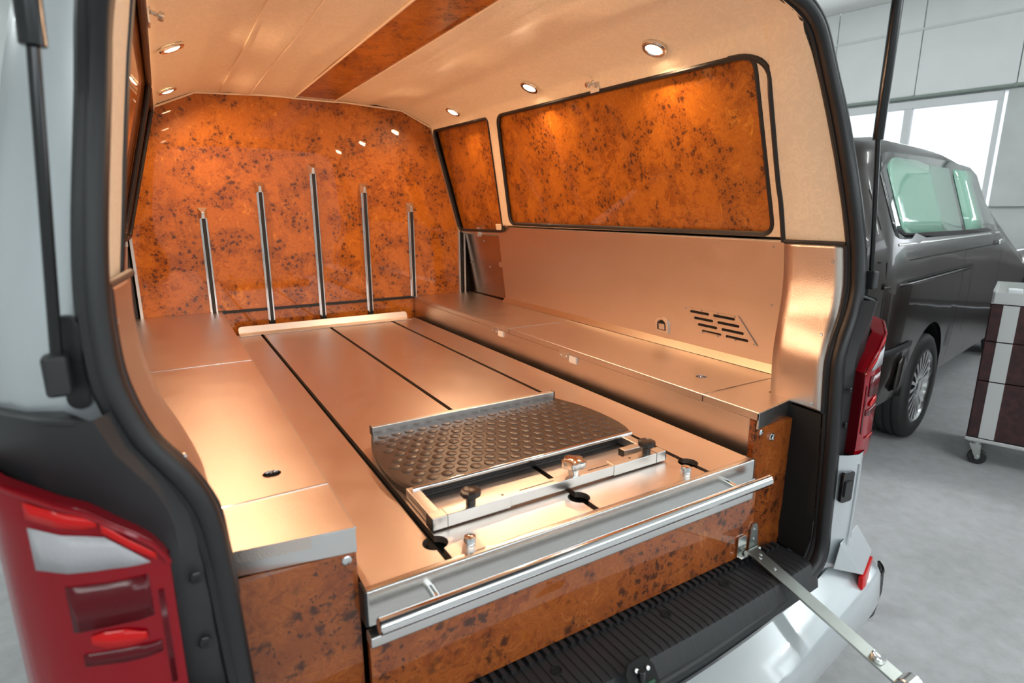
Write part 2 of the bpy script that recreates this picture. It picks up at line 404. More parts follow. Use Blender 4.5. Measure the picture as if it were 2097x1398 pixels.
def area(name, loc, dirn, sx_, sy_, power, col, spread=pi, shape='RECTANGLE', xdir=None):
    l = bpy.data.lights.new(name, 'AREA'); l.shape = shape; l.size = sx_; l.size_y = sy_; l.energy = power; l.color = col; l.spread = spread
    o = bpy.data.objects.new(name, l); COL.objects.link(o); o.location = loc
    z = -Vector(dirn).normalized()
    if xdir is not None:
        x = Vector(xdir); x = (x - z * x.dot(z)).normalized(); y = z.cross(x)
        o.rotation_euler = Matrix((x, y, z)).transposed().to_euler()
    else: o.rotation_euler = z.to_track_quat('Z', 'Y').to_euler()
    return o
area('daylight', hall(U1 - .3, 3.9, 2.3), -HU, 4.0, 1.4, WIN_W, (.88, .95, 1), xdir=HV)
area('daylight', hall(U1 - .3, -3.2, 2.3), -HU, 4.4, 1.4, WIN_W, (.88, .95, 1), xdir=HV)
area('daylight', hall(2, V0 + .15, 3.8), HV, 12, .85, WIN_W * 2.0, (.88, .95, 1), xdir=HU)  # added lamp standing in for daylight from the unseen back band
for iu, u in enumerate((-2.6, 1.6, 5.8)):
    for v in (-4.2, -1.4, 3.4, 6.6):
        L_ = thing('ceiling_luminaire', hall(u, v, HZ), 'long white ceiling luminaire with two lit tubes', 'ceiling light', 'twin-tube luminaires under the hall ceiling')
        hbox('housing', u - .09, u + .09, v - .78, v + .78, HZ - .06, HZ, 'frame', L_, .01)
        for s in (-.045, .045): cyl('lamp_tube', hall(u + s, v - .74, HZ - .085), hall(u + s, v + .74, HZ - .085), .018, 'tube', L_, 10)
        area('luminaire_light', hall(u, v, HZ - .13), (0, 0, -1), 1.5, .2, TUBE_W, TUBE_COL, xdir=HV)

# ------------------------------------------------------------------ the silver van: shared curves of the rear opening
HT = .1096                     # top of the storage boxes
BY = 2.415                     # bulkhead plane
OUT = [(1.125, (.640, .086)), (1.102, (.689, .080)), (1.056, (.728, .070)), (.955, (.750, .046)), (.857, (.772, .022)), (.755, (.784, -.003)), (.62, (.803, -.030)), (.537, (.812, -.042)),
       (.47, (.814, -.050)), (.416, (.810, -.056)), (.349, (.788, -.061)), (.30, (.758, -.066)), (.242, (.735, -.072)), (.163, (.724, -.082)), (.041, (.717, -.095)), (-.07, (.709, -.103)), (-.20, (.706, -.107)), (-.265, (.702, -.112)),
       (-.302, (.676, -.118)), (-.330, (.612, -.122)), (-.338, (.52, -.134)), (-.345, (.36, -.145)), (-.348, (.18, -.155)), (-.35, (0, -.158))]
INN = [(1.100, (.610, .108)), (1.075, (.660, .100)), (1.035, (.694, .090)), (.945, (.722, .070)), (.850, (.744, .050)), (.755, (.759, .028)), (.62, (.778, .000)), (.537, (.787, -.015)),
       (.47, (.788, -.024)), (.41, (.783, -.032)), (.350, (.764, -.038)), (.29, (.726, -.046)), (.235, (.703, -.050)), (.15, (.696, -.059)), (.04, (.692, -.068)), (-.08, (.690, -.076)), (-.19, (.690, -.080)), (-.245, (.684, -.084)),
       (-.288, (.660, -.088)), (-.312, (.605, -.093)), (-.320, (.52, -.105)), (-.326, (.36, -.117)), (-.329, (.18, -.127)), (-.33, (0, -.130))]
def v3(t): return Vector((t[1][0], t[1][1], t[0]))
out_pts = [Vector((0, .098, 1.168)), Vector((.35, .094, 1.160)), Vector((.55, .090, 1.146))] + [v3(t) for t in OUT]
inn_pts = [Vector((0, .122, 1.140)), Vector((.33, .118, 1.133)), Vector((.52, .113, 1.120))] + [v3(t) for t in INN]
mid_pts = [(a + b) / 2 for a, b in zip(out_pts, inn_pts)]
def zfun(tab, k):
    t = sorted([(z, p[k]) for z, p in tab if z > -.27]); return lambda z: interp(z, t)
ox, oy = zfun(OUT, 0), zfun(OUT, 1); ixf, iyf = zfun(INN, 0), zfun(INN, 1)
def BX(z): return interp(z, [(-.62, .90), (-.3, .945), (0, .955), (.3, .955), (.5, .94), (.8, .882), (1.05, .815), (1.16, .76)])

van = thing('silver_van', (0, 1.6, -G), 'silver van with its tailgate open onto a lit burl-and-steel load bay', 'van')

# --- outside body
def van_loft(parent, name, mat, T, stations, half, zlow, arches, nose=None):
    """T(x,y,z)->world with x along the length, y to the side; half(x,z) half width; stations list of (x, belt, roof)"""
    rows = []
    for x, belt, roof in stations:
        zl = zlow
        for xc, zc, R in arches:
            if abs(x - xc) < R: zl = max(zl, zc + sqrt(R * R - (x - xc) ** 2))
        zs = [zl + (belt - zl) * k / 5 for k in range(6)] + [belt + (roof - .16 - belt) * k / 4 for k in range(1, 5)]
        sec = [(half(x, z, belt, roof), z) for z in zs]
        hw = sec[-1][0]
        sec += [(hw - .025, roof - .10), (hw - .07, roof - .055), (hw - .16, roof - .025), (hw * .5, roof - .006), (0, roof)]
        rows.append([T(x, -y, z) for y, z in sec] + [T(x, y, z) for y, z in reversed(sec[:-1])])
    return loft(name, rows, mat, parent)
def arch_stations(base, arches):
    xs = set(base)
    for xc, zc, R in arches:
        for k in range(-8, 9): xs.add(xc + R * sin(k / 8 * pi / 2) * (0.9995 if abs(k) == 8 else 1))
    return sorted(xs)
def prof(x, tab): return interp(x, tab)
def make_wheel(parent, T, xc, side, mat_r, R=.345, wdt=.235, yc=.83, nsp=18, zc=None):
    """wheel whose outer face looks to side (+1/-1) in the local y"""
    zc = R if zc is None else zc
    def W(r, t, h): return T(xc + r * cos(t), side * (yc + h), zc + r * sin(t))
    n = 48
    hub = loft('wheel', [[W(r, 2 * pi * j / n, h) for j in range(n)] for r, h in ((.235, -.16), (.238, -.02), (.245, .0), (.232, .004), (.222, -.012), (.215, -.05), (.06, -.055), (.001, -.055))], mat_r, parent, close_u=True)
    pr = [(.235, -.20), (.29, -.215), (.325, -.205), (R, -.185)]
    for g in (-.15, -.105, -.06): pr += [(R, g - .006), (R - .008, g - .004), (R - .008, g + .004), (R, g + .006)]
    pr += [(R, -.02), (R - .012, -.002), (.30, .012), (.25, .008), (.236, -.004)]
    loft('tyre', [[W(r, 2 * pi * j / n, h) for j in range(n)] for r, h in pr], 'tyre', hub, close_u=True)
    for k in range(nsp):
        t = 2 * pi * k / nsp; d = .045
        V = []
        for r, hw, h in ((.05, .010, -.012), (.14, .009, -.004), (.228, .013, -.004)):
            for h2 in (h, h - .022):
                for s in (-1, 1): V.append(W(r, t + s * hw / r, h2))
        Fc = []
        for i in range(2):
            a = i * 4
            Fc += [(a, a + 1, a + 5, a + 4), (a + 2, a + 6, a + 7, a + 3), (a, a + 4, a + 6, a + 2), (a + 1, a + 3, a + 7, a + 5)]
        Fc += [(0, 2, 3, 1), (8, 9, 11, 10)]
        mesh('spoke', V, Fc, mat_r, hub)
    loft('hub_cap', [[W(r, 2 * pi * j / 16, h) for j in range(16)] for r, h in ((.06, -.03), (.058, -.006), (.04, .0), (.001, .002))], mat_r, hub, close_u=True)
    return hub

TV = lambda x, y, z: Vector((-y, x, z))                    # own van: length along +Y
varch = [(.98, -.50, .40), (4.05, -.50, .40)]
base = [.20, .6, 1.4, 2.0, 2.5, 3.0, 3.4, 3.62, 4.45, 4.6, 4.8, 4.95, 5.0]
def vhalf(x, z, belt, roof):
    t = min(1, max(0, (z - belt) / max(.3, roof - .16 - belt)))
    b = interp(z, [(-.62, .90), (-.3, .945), (0, .955), (.3, .955), (.5, .94)])
    b *= interp(x, [(4.2, 1), (4.7, .95), (5.0, .78)])
    return b - t * .14
rooft = [(.2, 1.20), (.6, 1.245), (2.6, 1.25), (3.2, 1.21), (3.62, 1.05), (4.25, .50), (4.6, .42), (4.9, .28), (5.0, .16)]
beltt = [(.2, .45), (3.3, .45), (3.62, .40), (4.2, .26), (4.9, .05), (5.0, -.02)]
sts = [(x, prof(x, beltt), prof(x, rooft)) for x in arch_stations(base, varch)]
van_loft(van, 'body_shell', 'silver', TV, sts, vhalf, -.62, varch)
for s in (-1, 1):
    for xc in (.98, 4.05):
        make_wheel(van, TV, xc, s, 'rim', yc=.93, zc=-G + .345, nsp=14)
        loft('wheel_arch_liner', [[Vector((s * h, xc + .395 * cos(pi * j / 16), -.50 + .395 * sin(pi * j / 16))) for j in range(17)] for h in (.94, .62)], 'dark', van)
box('underbody', -.88, .88, .25, 4.7, -.66, -.58, 'dark', van)
# windscreen and front door panes so that the van reads as a van from the side as well
for s in (-1, 1):
    mesh('door_pane', [Vector((s * vhalf(y, z, .45, 1.25) + s * .004, y, z)) for y, z in ((2.75, .50), (3.75, .45), (3.35, .98), (2.75, 1.03))], [(0, 1, 2, 3)], 'tintdark', van, thick=.004)
    for ya, yb in ((.35, 1.35), (1.5, 2.55)):
        mesh('side_pane', [Vector((s * vhalf(y, z, .45, 1.25) + s * .004, y, z)) for y, z in ((ya, .50), (yb, .50), (yb, 1.03), (ya, 1.03))], [(0, 1, 2, 3)], 'tintdark', van, thick=.004)

# --- rear corners (silver), lamp pockets (black), lamps, bumper
def LY(x): return interp(x, [(.76, -.113), (.80, -.114), (.86, -.099), (.91, -.064), (.935, -.02), (.948, .06)])
def rowpath(z, mode):
    x0, y0 = ox(z), oy(z); X = BX(z)
    if mode == 'up':
        q = [(x0 - .01, y0 + .012), (x0 + .30 * (X - x0), y0 + .026), (x0 + .55 * (X - x0), y0 + .046), (x0 + .80 * (X - x0), y0 + .088), (X - .012, y0 + .15), (X, .24)]
    elif mode == 'pocket':
        q = [(x0 - .008, y0 + .006), (max(.752, x0 + .012), -.088), (max(.80, x0 + .03), -.082), (.87, -.055), (.93, .02), (X - .002, .10), (X, .24)]
    else:
        q = [(x0 - .008, y0 + .006), (x0 + .022, -.112), (.765, -.122), (.80, -.116), (.845, -.094), (.915, -.03), (X - .004, .08), (X, .24)]
    return [Vector((a, b, z)) for a, b in q]
for s in (-1, 1):
    zs = [.345, .37, .392, .42, .47, .537, .62, .70, .78, .857, .90, .955, 1.0, 1.056, 1.102]
    loft('rear_pillar', [[sx(p, s) for p in rowpath(z, 'up')] for z in zs], 'silver', van)
    zs = [-.035, .0, .041, .10, .163, .20, .242, .27, .30, .325, .349, .37, .393]
    loft('lamp_pocket', [[sx(p, s) for p in rowpath(z, 'pocket')] for z in zs], 'black', van)
    a = [sx(p + Vector((0, -.004, 0)), s) for p in rowpath(.394, 'up')][1:5]; b = [sx(p, s) for p in rowpath(.390, 'pocket')][1:5]
    loft('pocket_lip', [a, b], 'black', van, thick=.003)
    zs = [-.002, -.025, -.05, -.09, -.14, -.19, -.24, -.275, -.31, -.34]
    loft('rear_corner', [[sx(p, s) for p in rowpath(z, 'low')] for z in zs], 'silver', van)
    # crease strips of the corner panel
    tube('corner_crease', [sx(Vector((.776 - .03 * max(0, (-.14 - z)) * 2, -.1225, z)), s) for z in (-.03, -.07, -.12, -.17, -.22, -.27)], .0045, 'silver', van)
    # black reflector socket in the corner panel
    plate('corner_socket', rrect(.715, .757, -.13, -.045, .008), lambda a_, b_, t, s=s: Vector((s * a_, -.1235 + t + (a_ - .757) * -.12, b_)), .008, 'blackgloss', van)
    plate('socket_flap', rrect(.722, .75, -.115, -.07, .006), lambda a_, b_, t, s=s: Vector((s * a_, -.1275 + t + (a_ - .757) * -.12, b_)), .004, 'black', van)
    # tail lamp
    cols = [.762, .768, .776, .79, .81, .834, .86, .885, .91, .93, .945]
    def ztop(x): return interp(x, [(.762, .215), (.768, .228), (.776, .242), (.79, .258), (.834, .295), (.86, .308), (.91, .330), (.945, .338)])
    def zbot(x): return interp(x, [(.755, -.005), (.768, -.018), (.80, -.028), (.90, -.030), (.945, -.015)])
    rows = []
    for x in cols:
        zt, zb = ztop(x), zbot(x); row = [Vector((s * x, LY(x) + .035, zt - .004)), Vector((s * x, LY(x) + .004, zt))]
        row += [Vector((s * x, LY(x) + (.0 if 0 < k < 8 else .002), zb + .004 + (zt - .004 - zb - .004) * (8 - k) / 8)) for k in range(9)]
        row += [Vector((s * x, LY(x) + .035, zb + .004))]
        rows.append(row)
    lamp = loft('tail_lamp', rows, 'lens', van, label='red tail lamp with a clear reversing band')
    e0 = rows[0]; mesh('lamp_edge', e0 + [Vector((p.x, p.y + .03, p.z)) for p in e0], [(i, i + 1, i + 1 + len(e0), i + len(e0)) for i in range(len(e0) - 1)], 'lens_dark', lamp)
    def lp(x, z, off=-.0025): return Vector((s * x, LY(x) + off, z))
    def lpatch(name, poly, mat, off=-.0022):
        # poly given as list of (x, zlow, zhigh) columns
        ta = [(x, a_) for x, a_, b_ in poly]; tb = [(x, b_) for x, a_, b_ in poly]; n_ = 14
        xs_ = [poly[0][0] + (poly[-1][0] - poly[0][0]) * k / n_ for k in range(n_ + 1)]
        rws = [[lp(x, interp(x, ta), off), lp(x, interp(x, tb), off)] for x in xs_]
        return loft(name, rws, mat, lamp, thick=.0006, thick_off=0)
    lpatch('reversing_lens', [(.781, .2195, .221), (.80, .221, .243), (.82, .222, .262), (.834, .222, .266), (.86, .224, .272), (.89, .227, .280)], 'lens_white')
    lpatch('upper_reflector', [(.825, .276, .284), (.84, .275, .292), (.865, .282, .302), (.89, .290, .311)], 'lens_bright')
    lpatch('slanted_reflector', [(.774, .221, .230), (.79, .236, .247), (.81, .256, .268), (.822, .268, .281)], 'lens_bright', -.0026)
    lpatch('glow_bar', [(.795, .122, .132), (.815, .118, .141), (.836, .120, .142), (.85, .128, .139)], 'lens_bright')
    lpatch('lower_glow_bar', [(.80, .030, .036), (.83, .029, .036), (.86, .030, .035)], 'lens_bright')
    lpatch('dark_chamber', [(.785, .150, .205), (.82, .148, .204), (.865, .146, .206)], 'lens_dark', -.0012)
    lpatch('dark_chamber', [(.782, .098, .114), (.82, .096, .114), (.86, .10, .116)], 'lens_dark', -.0012)
    lpatch('dark_chamber', [(.772, .05, .18), (.778, .05, .18)], 'lens_dark', -.0012)
    tube('lens_rim', [lp(x, ztop(x) - .003, -.001) for x in cols], .003, 'lens', lamp, n=6)
    for z in (.17, .075): screw(van, (s * .738, -.0945, z), (0, -1, 0), .008, 'blackgloss', 'lamp_bolt')
    # strut joint, plug, gas strut
    lathe('rubber_plug', [(.019, -.004), (.019, .004), (.014, .007), (.012, .005), (.001, .005)], sx((.868, .006, .472), s), (-.35 * -s, -1, 0), 'black', van, 20)
    st = thing_ = cyl('gas_strut', sx((.842, -.052, .452), s), sx((.8145, -.036, .80), s), .0062, 'blackgloss', van, 14)
    cyl('strut_cylinder', sx((.8155, -.0365, .787), s), sx((.795, -.05, 1.215), s), .0125, 'blackgloss', st, 18)
    box('ball_socket', -.012, .012, -.016, .010, -.03, .018, 'black', st, .005, M4=Matrix.Translation(sx((.843, -.050, .448), s)))
    cyl('ball_pin', sx((.843, -.05, .45), s), sx((.845, .0, .45), s), .008, 'black', st)
    # foot of the joint: black bracket beside the seal
    plate('joint_cover', rrect(.818, .842, .395, .505, .011), lambda a_, b_, t, s=s: Vector((s * a_, -.045 + t + (a_ - .82) * .5, b_)), .05, 'black', van, bevel=.003)
# bumper
def bump_rows():
    A = [(0, -.165, -.352), (.18, -.162, -.350), (.36, -.152, -.347), (.55, -.134, -.341), (.66, -.118, -.332), (.72, -.110, -.322), (.80, -.100, -.318), (.88, -.055, -.318), (.935, .03, -.318), (.95, .24, -.318)]
    B = [(0, -.268, -.386), (.18, -.260, -.384), (.36, -.240, -.382), (.55, -.207, -.380), (.66, -.192, -.379), (.77, -.174, -.376), (.86, -.158, -.374), (.935, -.125, -.372), (.965, -.02, -.37), (.965, .24, -.37)]
    C1 = [(x * 1.004, y - .010, z - .018) for x, y, z in B]
    C2 = [(x * 1.012, y - .014, z - .10) for x, y, z in B]
    D = [(x * 1.0, y + .03, z - .22) for x, y, z in B]
    E_ = [(x * .96, y + .09, z - .235) for x, y, z in B]
    return [A, [tuple(.5 * (p + q) for p, q in zip(a, b)) for a, b in zip(A, B)], B, C1, C2, D, E_]
rows = []
for r in bump_rows():
    P = [Vector(p) for p in r]; full = [mir(p) for p in reversed(P[1:])] + P
    rows.append(smoothpath(full, 3))
loft('bumper', rows, 'silver', van)
for s in (-1, 1):
    A_, B_, C_, D_, F_ = (.728, -.126, -.245), (.850, -.104, -.236), (.950, -.108, -.352), (.786, -.168, -.340), (.700, -.130, -.312)
    P = [sx(Vector(p), s) for p in (A_, B_, C_, D_, F_)]
    mesh('bumper_horn', P + [sx(Vector((.87, -.06, -.35)), s)], [(0, 3, 4), (0, 1, 2), (0, 2, 3), (4, 3, 5), (3, 2, 5), (1, 0, 5), (2, 1, 5), (0, 4, 5)], 'silver', van, bevel=.004)
    mesh('bumper_reflector', [sx(Vector(p), s) for p in ((.776, -.172, -.342), (.792, -.170, -.338), (.92, -.124, -.352), (.92, -.126, -.372), (.794, -.174, -.372), (.772, -.176, -.376))], [(0, 1, 4, 5), (1, 2, 3, 4)], 'lens_bright', van, thick=.012, bevel=.002)

# --- seal, inner edging
half_mid = smoothpath(mid_pts, 3)
loop = half_mid + [mir(p) for p in reversed(half_mid[1:-1])]
tube('door_seal', loop, .0165, 'rubber', van, closed=True, n=12, label='black rubber door seal around the open tailgate')
lip = smoothpath([p.lerp(q, .78) + Vector((0, .010, 0)) for p, q in zip(out_pts, inn_pts)], 3)
tube('seal_lip', lip + [mir(p) for p in reversed(lip[1:-1])], .0075, 'rubber', van, closed=True, n=8)
for s in (-1, 1):
    hp = [sx(p, s) for p in smoothpath([p.lerp(q, .10) + Vector((.0, .004, 0)) for p, q in zip(out_pts, inn_pts)], 3)]
    tube('seal_carrier', hp, .009, 'rubber', van, n=8)

# --- tailgate, swung up out of view, on which the struts end
tg = []
for (y, z, hw) in ((.085, 1.20, .70), (.02, 1.265, .80), (-.25, 1.335, .83), (-.62, 1.43, .86), (-1.0, 1.50, .86), (-1.22, 1.47, .83), (-1.27, 1.40, .78)):
    tg.append([Vector((hw * k / 6, y, z - .05 * (abs(k) / 6) ** 4)) for k in range(-6, 7)])
gate = loft('tailgate', tg, 'silver', van, thick=.03, thick_off=0)
loft('tailgate_lining', [[Vector((.74 * k / 4, y, z - .035)) for k in range(-4, 5)] for y, z in ((-.70, 1.44), (-1.16, 1.47))], 'black', gate, thick=.01)
loft('rear_pane', [[Vector((.70 * k / 4, y, z - .034)) for k in range(-4, 5)] for y, z in ((-.08, 1.285), (-.60, 1.42))], 'tintdark', gate, thick=.006)

# --- load sill
rib = .0205; nx = 62; xs0 = -.635
rows = []
sec_hi = [(.012, -.300), (.012, -.2865), (-.092, -.2835), (-.105, -.2875), (-.125, -.318), (-.132, -.340)]
sec_lo = [(.012, -.300), (.012, -.2885), (-.090, -.2855), (-.105, -.2885), (-.125, -.318), (-.132, -.340)]
def bow(x): return -.022 * (1 - (x / .64) ** 2)
xsl = [-.685, -.668, -.645]
for k in range(nx):
    for f_ in (.0, .72, .76, .96): xsl.append(xs0 + (k + f_) * rib)
xsl += [xs0 + nx * rib, .655, .672, .69]
for i, x in enumerate(xsl):
    j = i - 3; lo = 0 <= j < nx * 4 and j % 4 in (2, 3)
    sec = sec_lo if lo else sec_hi; edge = max(0, (abs(x) - .645) / .045)
    rows.append([Vector((x, y + (bow(x) if y < 0 else 0) + (edge * .03 if y < -.05 else 0), z - edge * .035)) for y, z in sec])
sill = loft('load_sill', rows, 'black', van, label='ribbed black plastic load sill')
for k in range(60):
    x = -.63 + k * .0212
    box('sill_tooth', x, x + .011, -.016, .004, -.288, -.2775, 'black', sill, 0)
for px, py in ((1140, 1372), (1364, 1257), (1483, 1195)):
    p = on('z', px, py, -.2835)
    for s in (1,):
        lathe('sill_hole', [(.0125, -.002), (.0120, .0012), (.0095, .0016), (.009, .0004), (.001, .0004)], (p.x * s, p.y, -.2838), (0, 0, 1), 'dark', sill, 20)
# striker well in the middle of the sill
p = on('y', 1305, 1372, -.142)
wx, wz = p.x, p.z
well = plate('striker_well', [(-.036, -.024), (.036, -.024), (.036, .004), (.026, .020), (.012, .025), (-.024, .022), (-.036, .010)], lambda a_, b_, t: Vector((wx + a_, -.155 + t - .75 * b_ * -1 * .9, wz + b_)), .004, 'dark', sill)
cyl('striker_post', (wx - .004, -.158, wz - .01), (wx - .004, -.158, wz + .014), .008, 'blackgloss', sill)
cyl('striker_bar', (wx - .026, -.166, wz - .016), (wx + .024, -.166, wz - .016), .004, 'green_metal', sill)
for a_, b_ in ((-.022, -.012), (-.012, .012), (.016, .008)): screw(sill, (wx + a_, -.160 + .67 * b_, wz + b_), (0, -1, .8), .005)
# dark inner faces beside the storage boxes and under the deck
for s in (-1, 1):
    loft('inner_jamb', [[Vector((s * ixf(.10), iyf(.10) + .012, .10)), Vector((s * (ixf(.10) + .01), .06, .10)), Vector((s * .80, .10, .075)), Vector((s * .78, .40, .075))]] + [[Vector((s * ixf(z), iyf(z) + .012, z)), Vector((s * (ixf(z) + .01), .06, z)), Vector((s * .80, .10, z)), Vector((s * .78, .40, z))] for z in (.05, -.08, -.19, -.25)] +
         [[Vector((s * .66, -.07, -.300)), Vector((s * .70, .06, -.31)), Vector((s * .78, .10, -.31)), Vector((s * .78, .40, -.31))]], 'dark', van)
box('load_floor', -.80, .80, .02, 2.5, -.345, -.325, 'dark', van, 0)

# ------------------------------------------------------------------ load bay lining (parts of the van)
def WL(z): return .847 - (z - .5) * .2746          # sloping upper wall
def PX(z): return .904 - (z - .11) * .110          # lower steel wall
def roundpoly(pts, r, n=6):
    out = []; k = len(pts)
    for i in range(k):
        p = Vector((*pts[i], 0)); a = Vector((*pts[i - 1], 0)); b = Vector((*pts[(i + 1) % k], 0)); rr = r[i] if isinstance(r, (list, tuple)) else r
        u = (a - p).normalized(); v_ = (b - p).normalized(); p0 = p + u * rr; p2 = p + v_ * rr
        for j in range(n + 1):
            t = j / n; q = p0 * (1 - t) ** 2 + p * 2 * t * (1 - t) + p2 * t * t; out.append((q.x, q.y))
    return out
big = [(.236, .546), (1.765, .546), (1.655, 1.050), (.256, 1.030)]
frt = [(1.855, .506), (2.395, .496), (2.395, 1.062), (1.745, 1.052)]
def wallmap(off, s): return lambda y, z, t: Vector((s * (WL(z) + off + t), y, z + .27 * (off + t)))
for s in (-1, 1):
    plate('upper_wall', [(.205, .5405), (1.92, .5405), (1.925, .499), (2.413, .490), (2.413, 1.083), (.205, 1.083)], wallmap(0, s), .008, 'leather', van, [roundpoly(big, .045), roundpoly(frt, [.03, .004, .004, .05])], label='cream leather side wall above the steel panel')
    for q, g, rr in ((big, .012, .045), (frt, .010, .03)):
        c = Vector((sum(p[0] for p in q) / 4, sum(p[1] for p in q) / 4, 0))
        grow = [(c.x + (p[0] - c.x) * 1.015, c.y + (p[1] - c.y) * 1.03) for p in q]
        if q is frt: grow = [(min(p[0], 2.405), p[1]) for p in grow]
        wp = plate('window_infill', roundpoly(grow, rr), wallmap(.014 if q is big else .030, s), .012, 'burl', van, label='glossy burl panel filling the side window')
        ed = [wallmap(.004, s)(y, z, 0) for y, z in roundpoly(q, rr)]
        tube('rubber_edging', ed, .0085, 'rubber', wp, closed=True, n=8)
    # pillar lining between the wall and the seal, running up into the header
    PF = [(.783, .163, .53), (.768, .172, .632), (.761, .181, .684), (.751, .189, .75), (.737, .198, .838), (.722, .205, .92), (.707, .211, 1.0), (.696, .216, 1.05)]
    fr = [Vector(p) for p in PF] + [Vector((x, .218, z)) for x, z in ((.680, 1.090), (.655, 1.103), (.60, 1.128), (.53, 1.158), (.42, 1.170), (.25, 1.178), (0, 1.182))]
    rr_ = [Vector((ixf(p[2]) + .004, iyf(p[2]) + .012, p[2])) for p in PF] + [Vector(p) for p in ((.670, .101, 1.070), (.640, .106, 1.088), (.60, .11, 1.103), (.52, .115, 1.118), (.42, .118, 1.126), (.25, .12, 1.134), (0, .124, 1.138))]
    rows = []
    for k in range(9):
        t = k / 8; row = []
        for i_, (a, b) in enumerate(zip(fr, rr_)):
            c = a.lerp(b, .5) + Vector((-.004 if i_ < 8 else 0, 0, .012 if i_ > 9 else 0))
            row.append(sx(a * (1 - t) ** 2 + c * 2 * t * (1 - t) + b * t * t, s))
        rows.append(row)
    ret = [sx(Vector((WL(p[2]) + .03, p[1] + .02, p[2])), s) for p in PF] + [sx(p, s) for p in fr[8:]]
    rows.insert(0, [sx(p + Vector((.006 if i_ < 8 else 0, .006 if i_ < 8 else 0, 0)), s) for i_, p in enumerate(fr)]); rows.insert(0, ret)
    pe = [Vector(p) + Vector((.003, .004, 0)) for p in PF[:-2]] + [Vector((.717, .214, .975)), Vector((WL(1.008), .238, 1.008)), Vector((WL(1.027), .285, 1.027)), Vector((WL(1.032), .34, 1.032))]
    tube('pillar_edging', [sx(p, s) for p in smoothpath(pe, 3)], .0085, 'rubber', van, n=8)
    loft('pillar_lining', rows, 'leather', van, label='cream leather pillar lining')

# headliner with its soft folds
hp = [(.689, 1.077), (.684, 1.088), (.672, 1.097), (.60, 1.128), (.54, 1.154), (.515, 1.163), (.47, 1.164), (.42, 1.170), (.36, 1.176), (.32, 1.172), (.29, 1.170), (.262, 1.178), (.16, 1.182)]
full = [(x, z) for x, z in hp] + [(-x, z) for x, z in reversed(hp)]
rows = []
for k in range(13):
    y = .20 + (BY - .20) * k / 12
    rows.append([Vector((x, y, z + (.003 * sin(y * 5 + x * 6) if abs(x) < .5 else 0))) for x, z in full])
hl = loft('headliner', rows, 'leather', van, label='cream leather headliner with long soft folds')
for x, z in ((-.405, 1.170), (-.27, 1.175)):
    tube('headliner_seam', [Vector((x, y, z + .003 * sin(y * 5 + x * 6) - .0005)) for y in (.2, .6, 1.0, 1.4, 1.8, 2.2, 2.41)], .0028, 'leather_rib', hl, n=6)
cp = plate('ceiling_panel', rrect(-.062, .143, .22, BY - .006, .01), lambda a, b, t: Vector((a, b, 1.1775 + t)), .006, 'burl', hl, label='dark burl strip along the middle of the ceiling')
for x in (-.062, .143): tube('panel_trim', [Vector((x, y, 1.177)) for y in (.22, 1.2, BY - .006)], .004, 'leather_rib', hl, n=6)
tube('panel_trim', [Vector((-.075, BY - .008, 1.175)), Vector((.155, BY - .008, 1.175))], .006, 'leather_rib', hl, n=6)

# bulkhead
prof_b = [(.845, -.02), (.845, .50), (.682, 1.088), (.512, 1.164), (.2, 1.180), (-.2, 1.180), (-.512, 1.164), (-.682, 1.088), (-.845, .50), (-.845, -.02)]
bh = plate('bulkhead', prof_b, lambda a, b, t: Vector((a, BY + t, b)), .018, 'burl', van, label='glossy burl bulkhead at the end of the load bay')
box('bulkhead_backing', -.96, .96, BY + .045, BY + .06, -.1, 1.2, 'dark', van, 0)
for s in (-1, 1):
    for d, yy, m_ in ((.006, -.004, 'alu'), (.028, .008, 'rubber'), (.046, .004, 'alu')):
        tube('edge_profile', [Vector((s * (.845 + d), BY + yy, HT)), Vector((s * (.845 + d), BY + yy, .50)), Vector((s * (.682 + d), BY + yy, 1.085))], 0, m_, bh, sq=[(-.006, -.006), (.006, -.006), (.006, .006), (-.006, .006)])
tube('header_piping', [Vector((x, BY - .006, z)) for x, z in [(q[0], q[1] - .004) for q in prof_b[2:8]]], .005, 'leather_rib', hl, n=6)
box('joint_strip', -.53, .54, BY - .005, BY, .098, .113, 'rubber', bh, .001)
for i, zt in enumerate((.631, .759, .8575, .763, .6586)):
    x = (i - 2) * .2695; zb = HT if i in (0, 4) else .0
    y0 = BY
    def bar(name, a, b, d0, d1, mat, par, z0=zb, z1=zt - .05): return box(name, x + a, x + b, y0 - d1, y0 - d0, z0, z1, mat, par, .001)
    gr = bar('guide_rail', -.017, .017, 0, .010, 'chrome', van)
    gr['label'] = 'chrome guide rail with a black insert on the burl bulkhead'
    bar('rail_flank', -.013, -.008, .010, .026, 'chrome', gr); bar('rail_flank', .008, .013, .010, .026, 'chrome', gr)
    bar('rubber_insert', -.008, .008, .008, .024, 'rubber', gr)
    V = [(x - .021, y0, zt), (x + .021, y0, zt), (x + .021, y0, zt - .055), (x - .021, y0, zt - .055), (x - .006, y0 - .030, zt - .022), (x + .006, y0 - .030, zt - .022), (x + .008, y0 - .028, zt - .052), (x - .008, y0 - .028, zt - .052)]
    mesh('rail_cap', V, BF, 'alu', gr, bevel=.001)

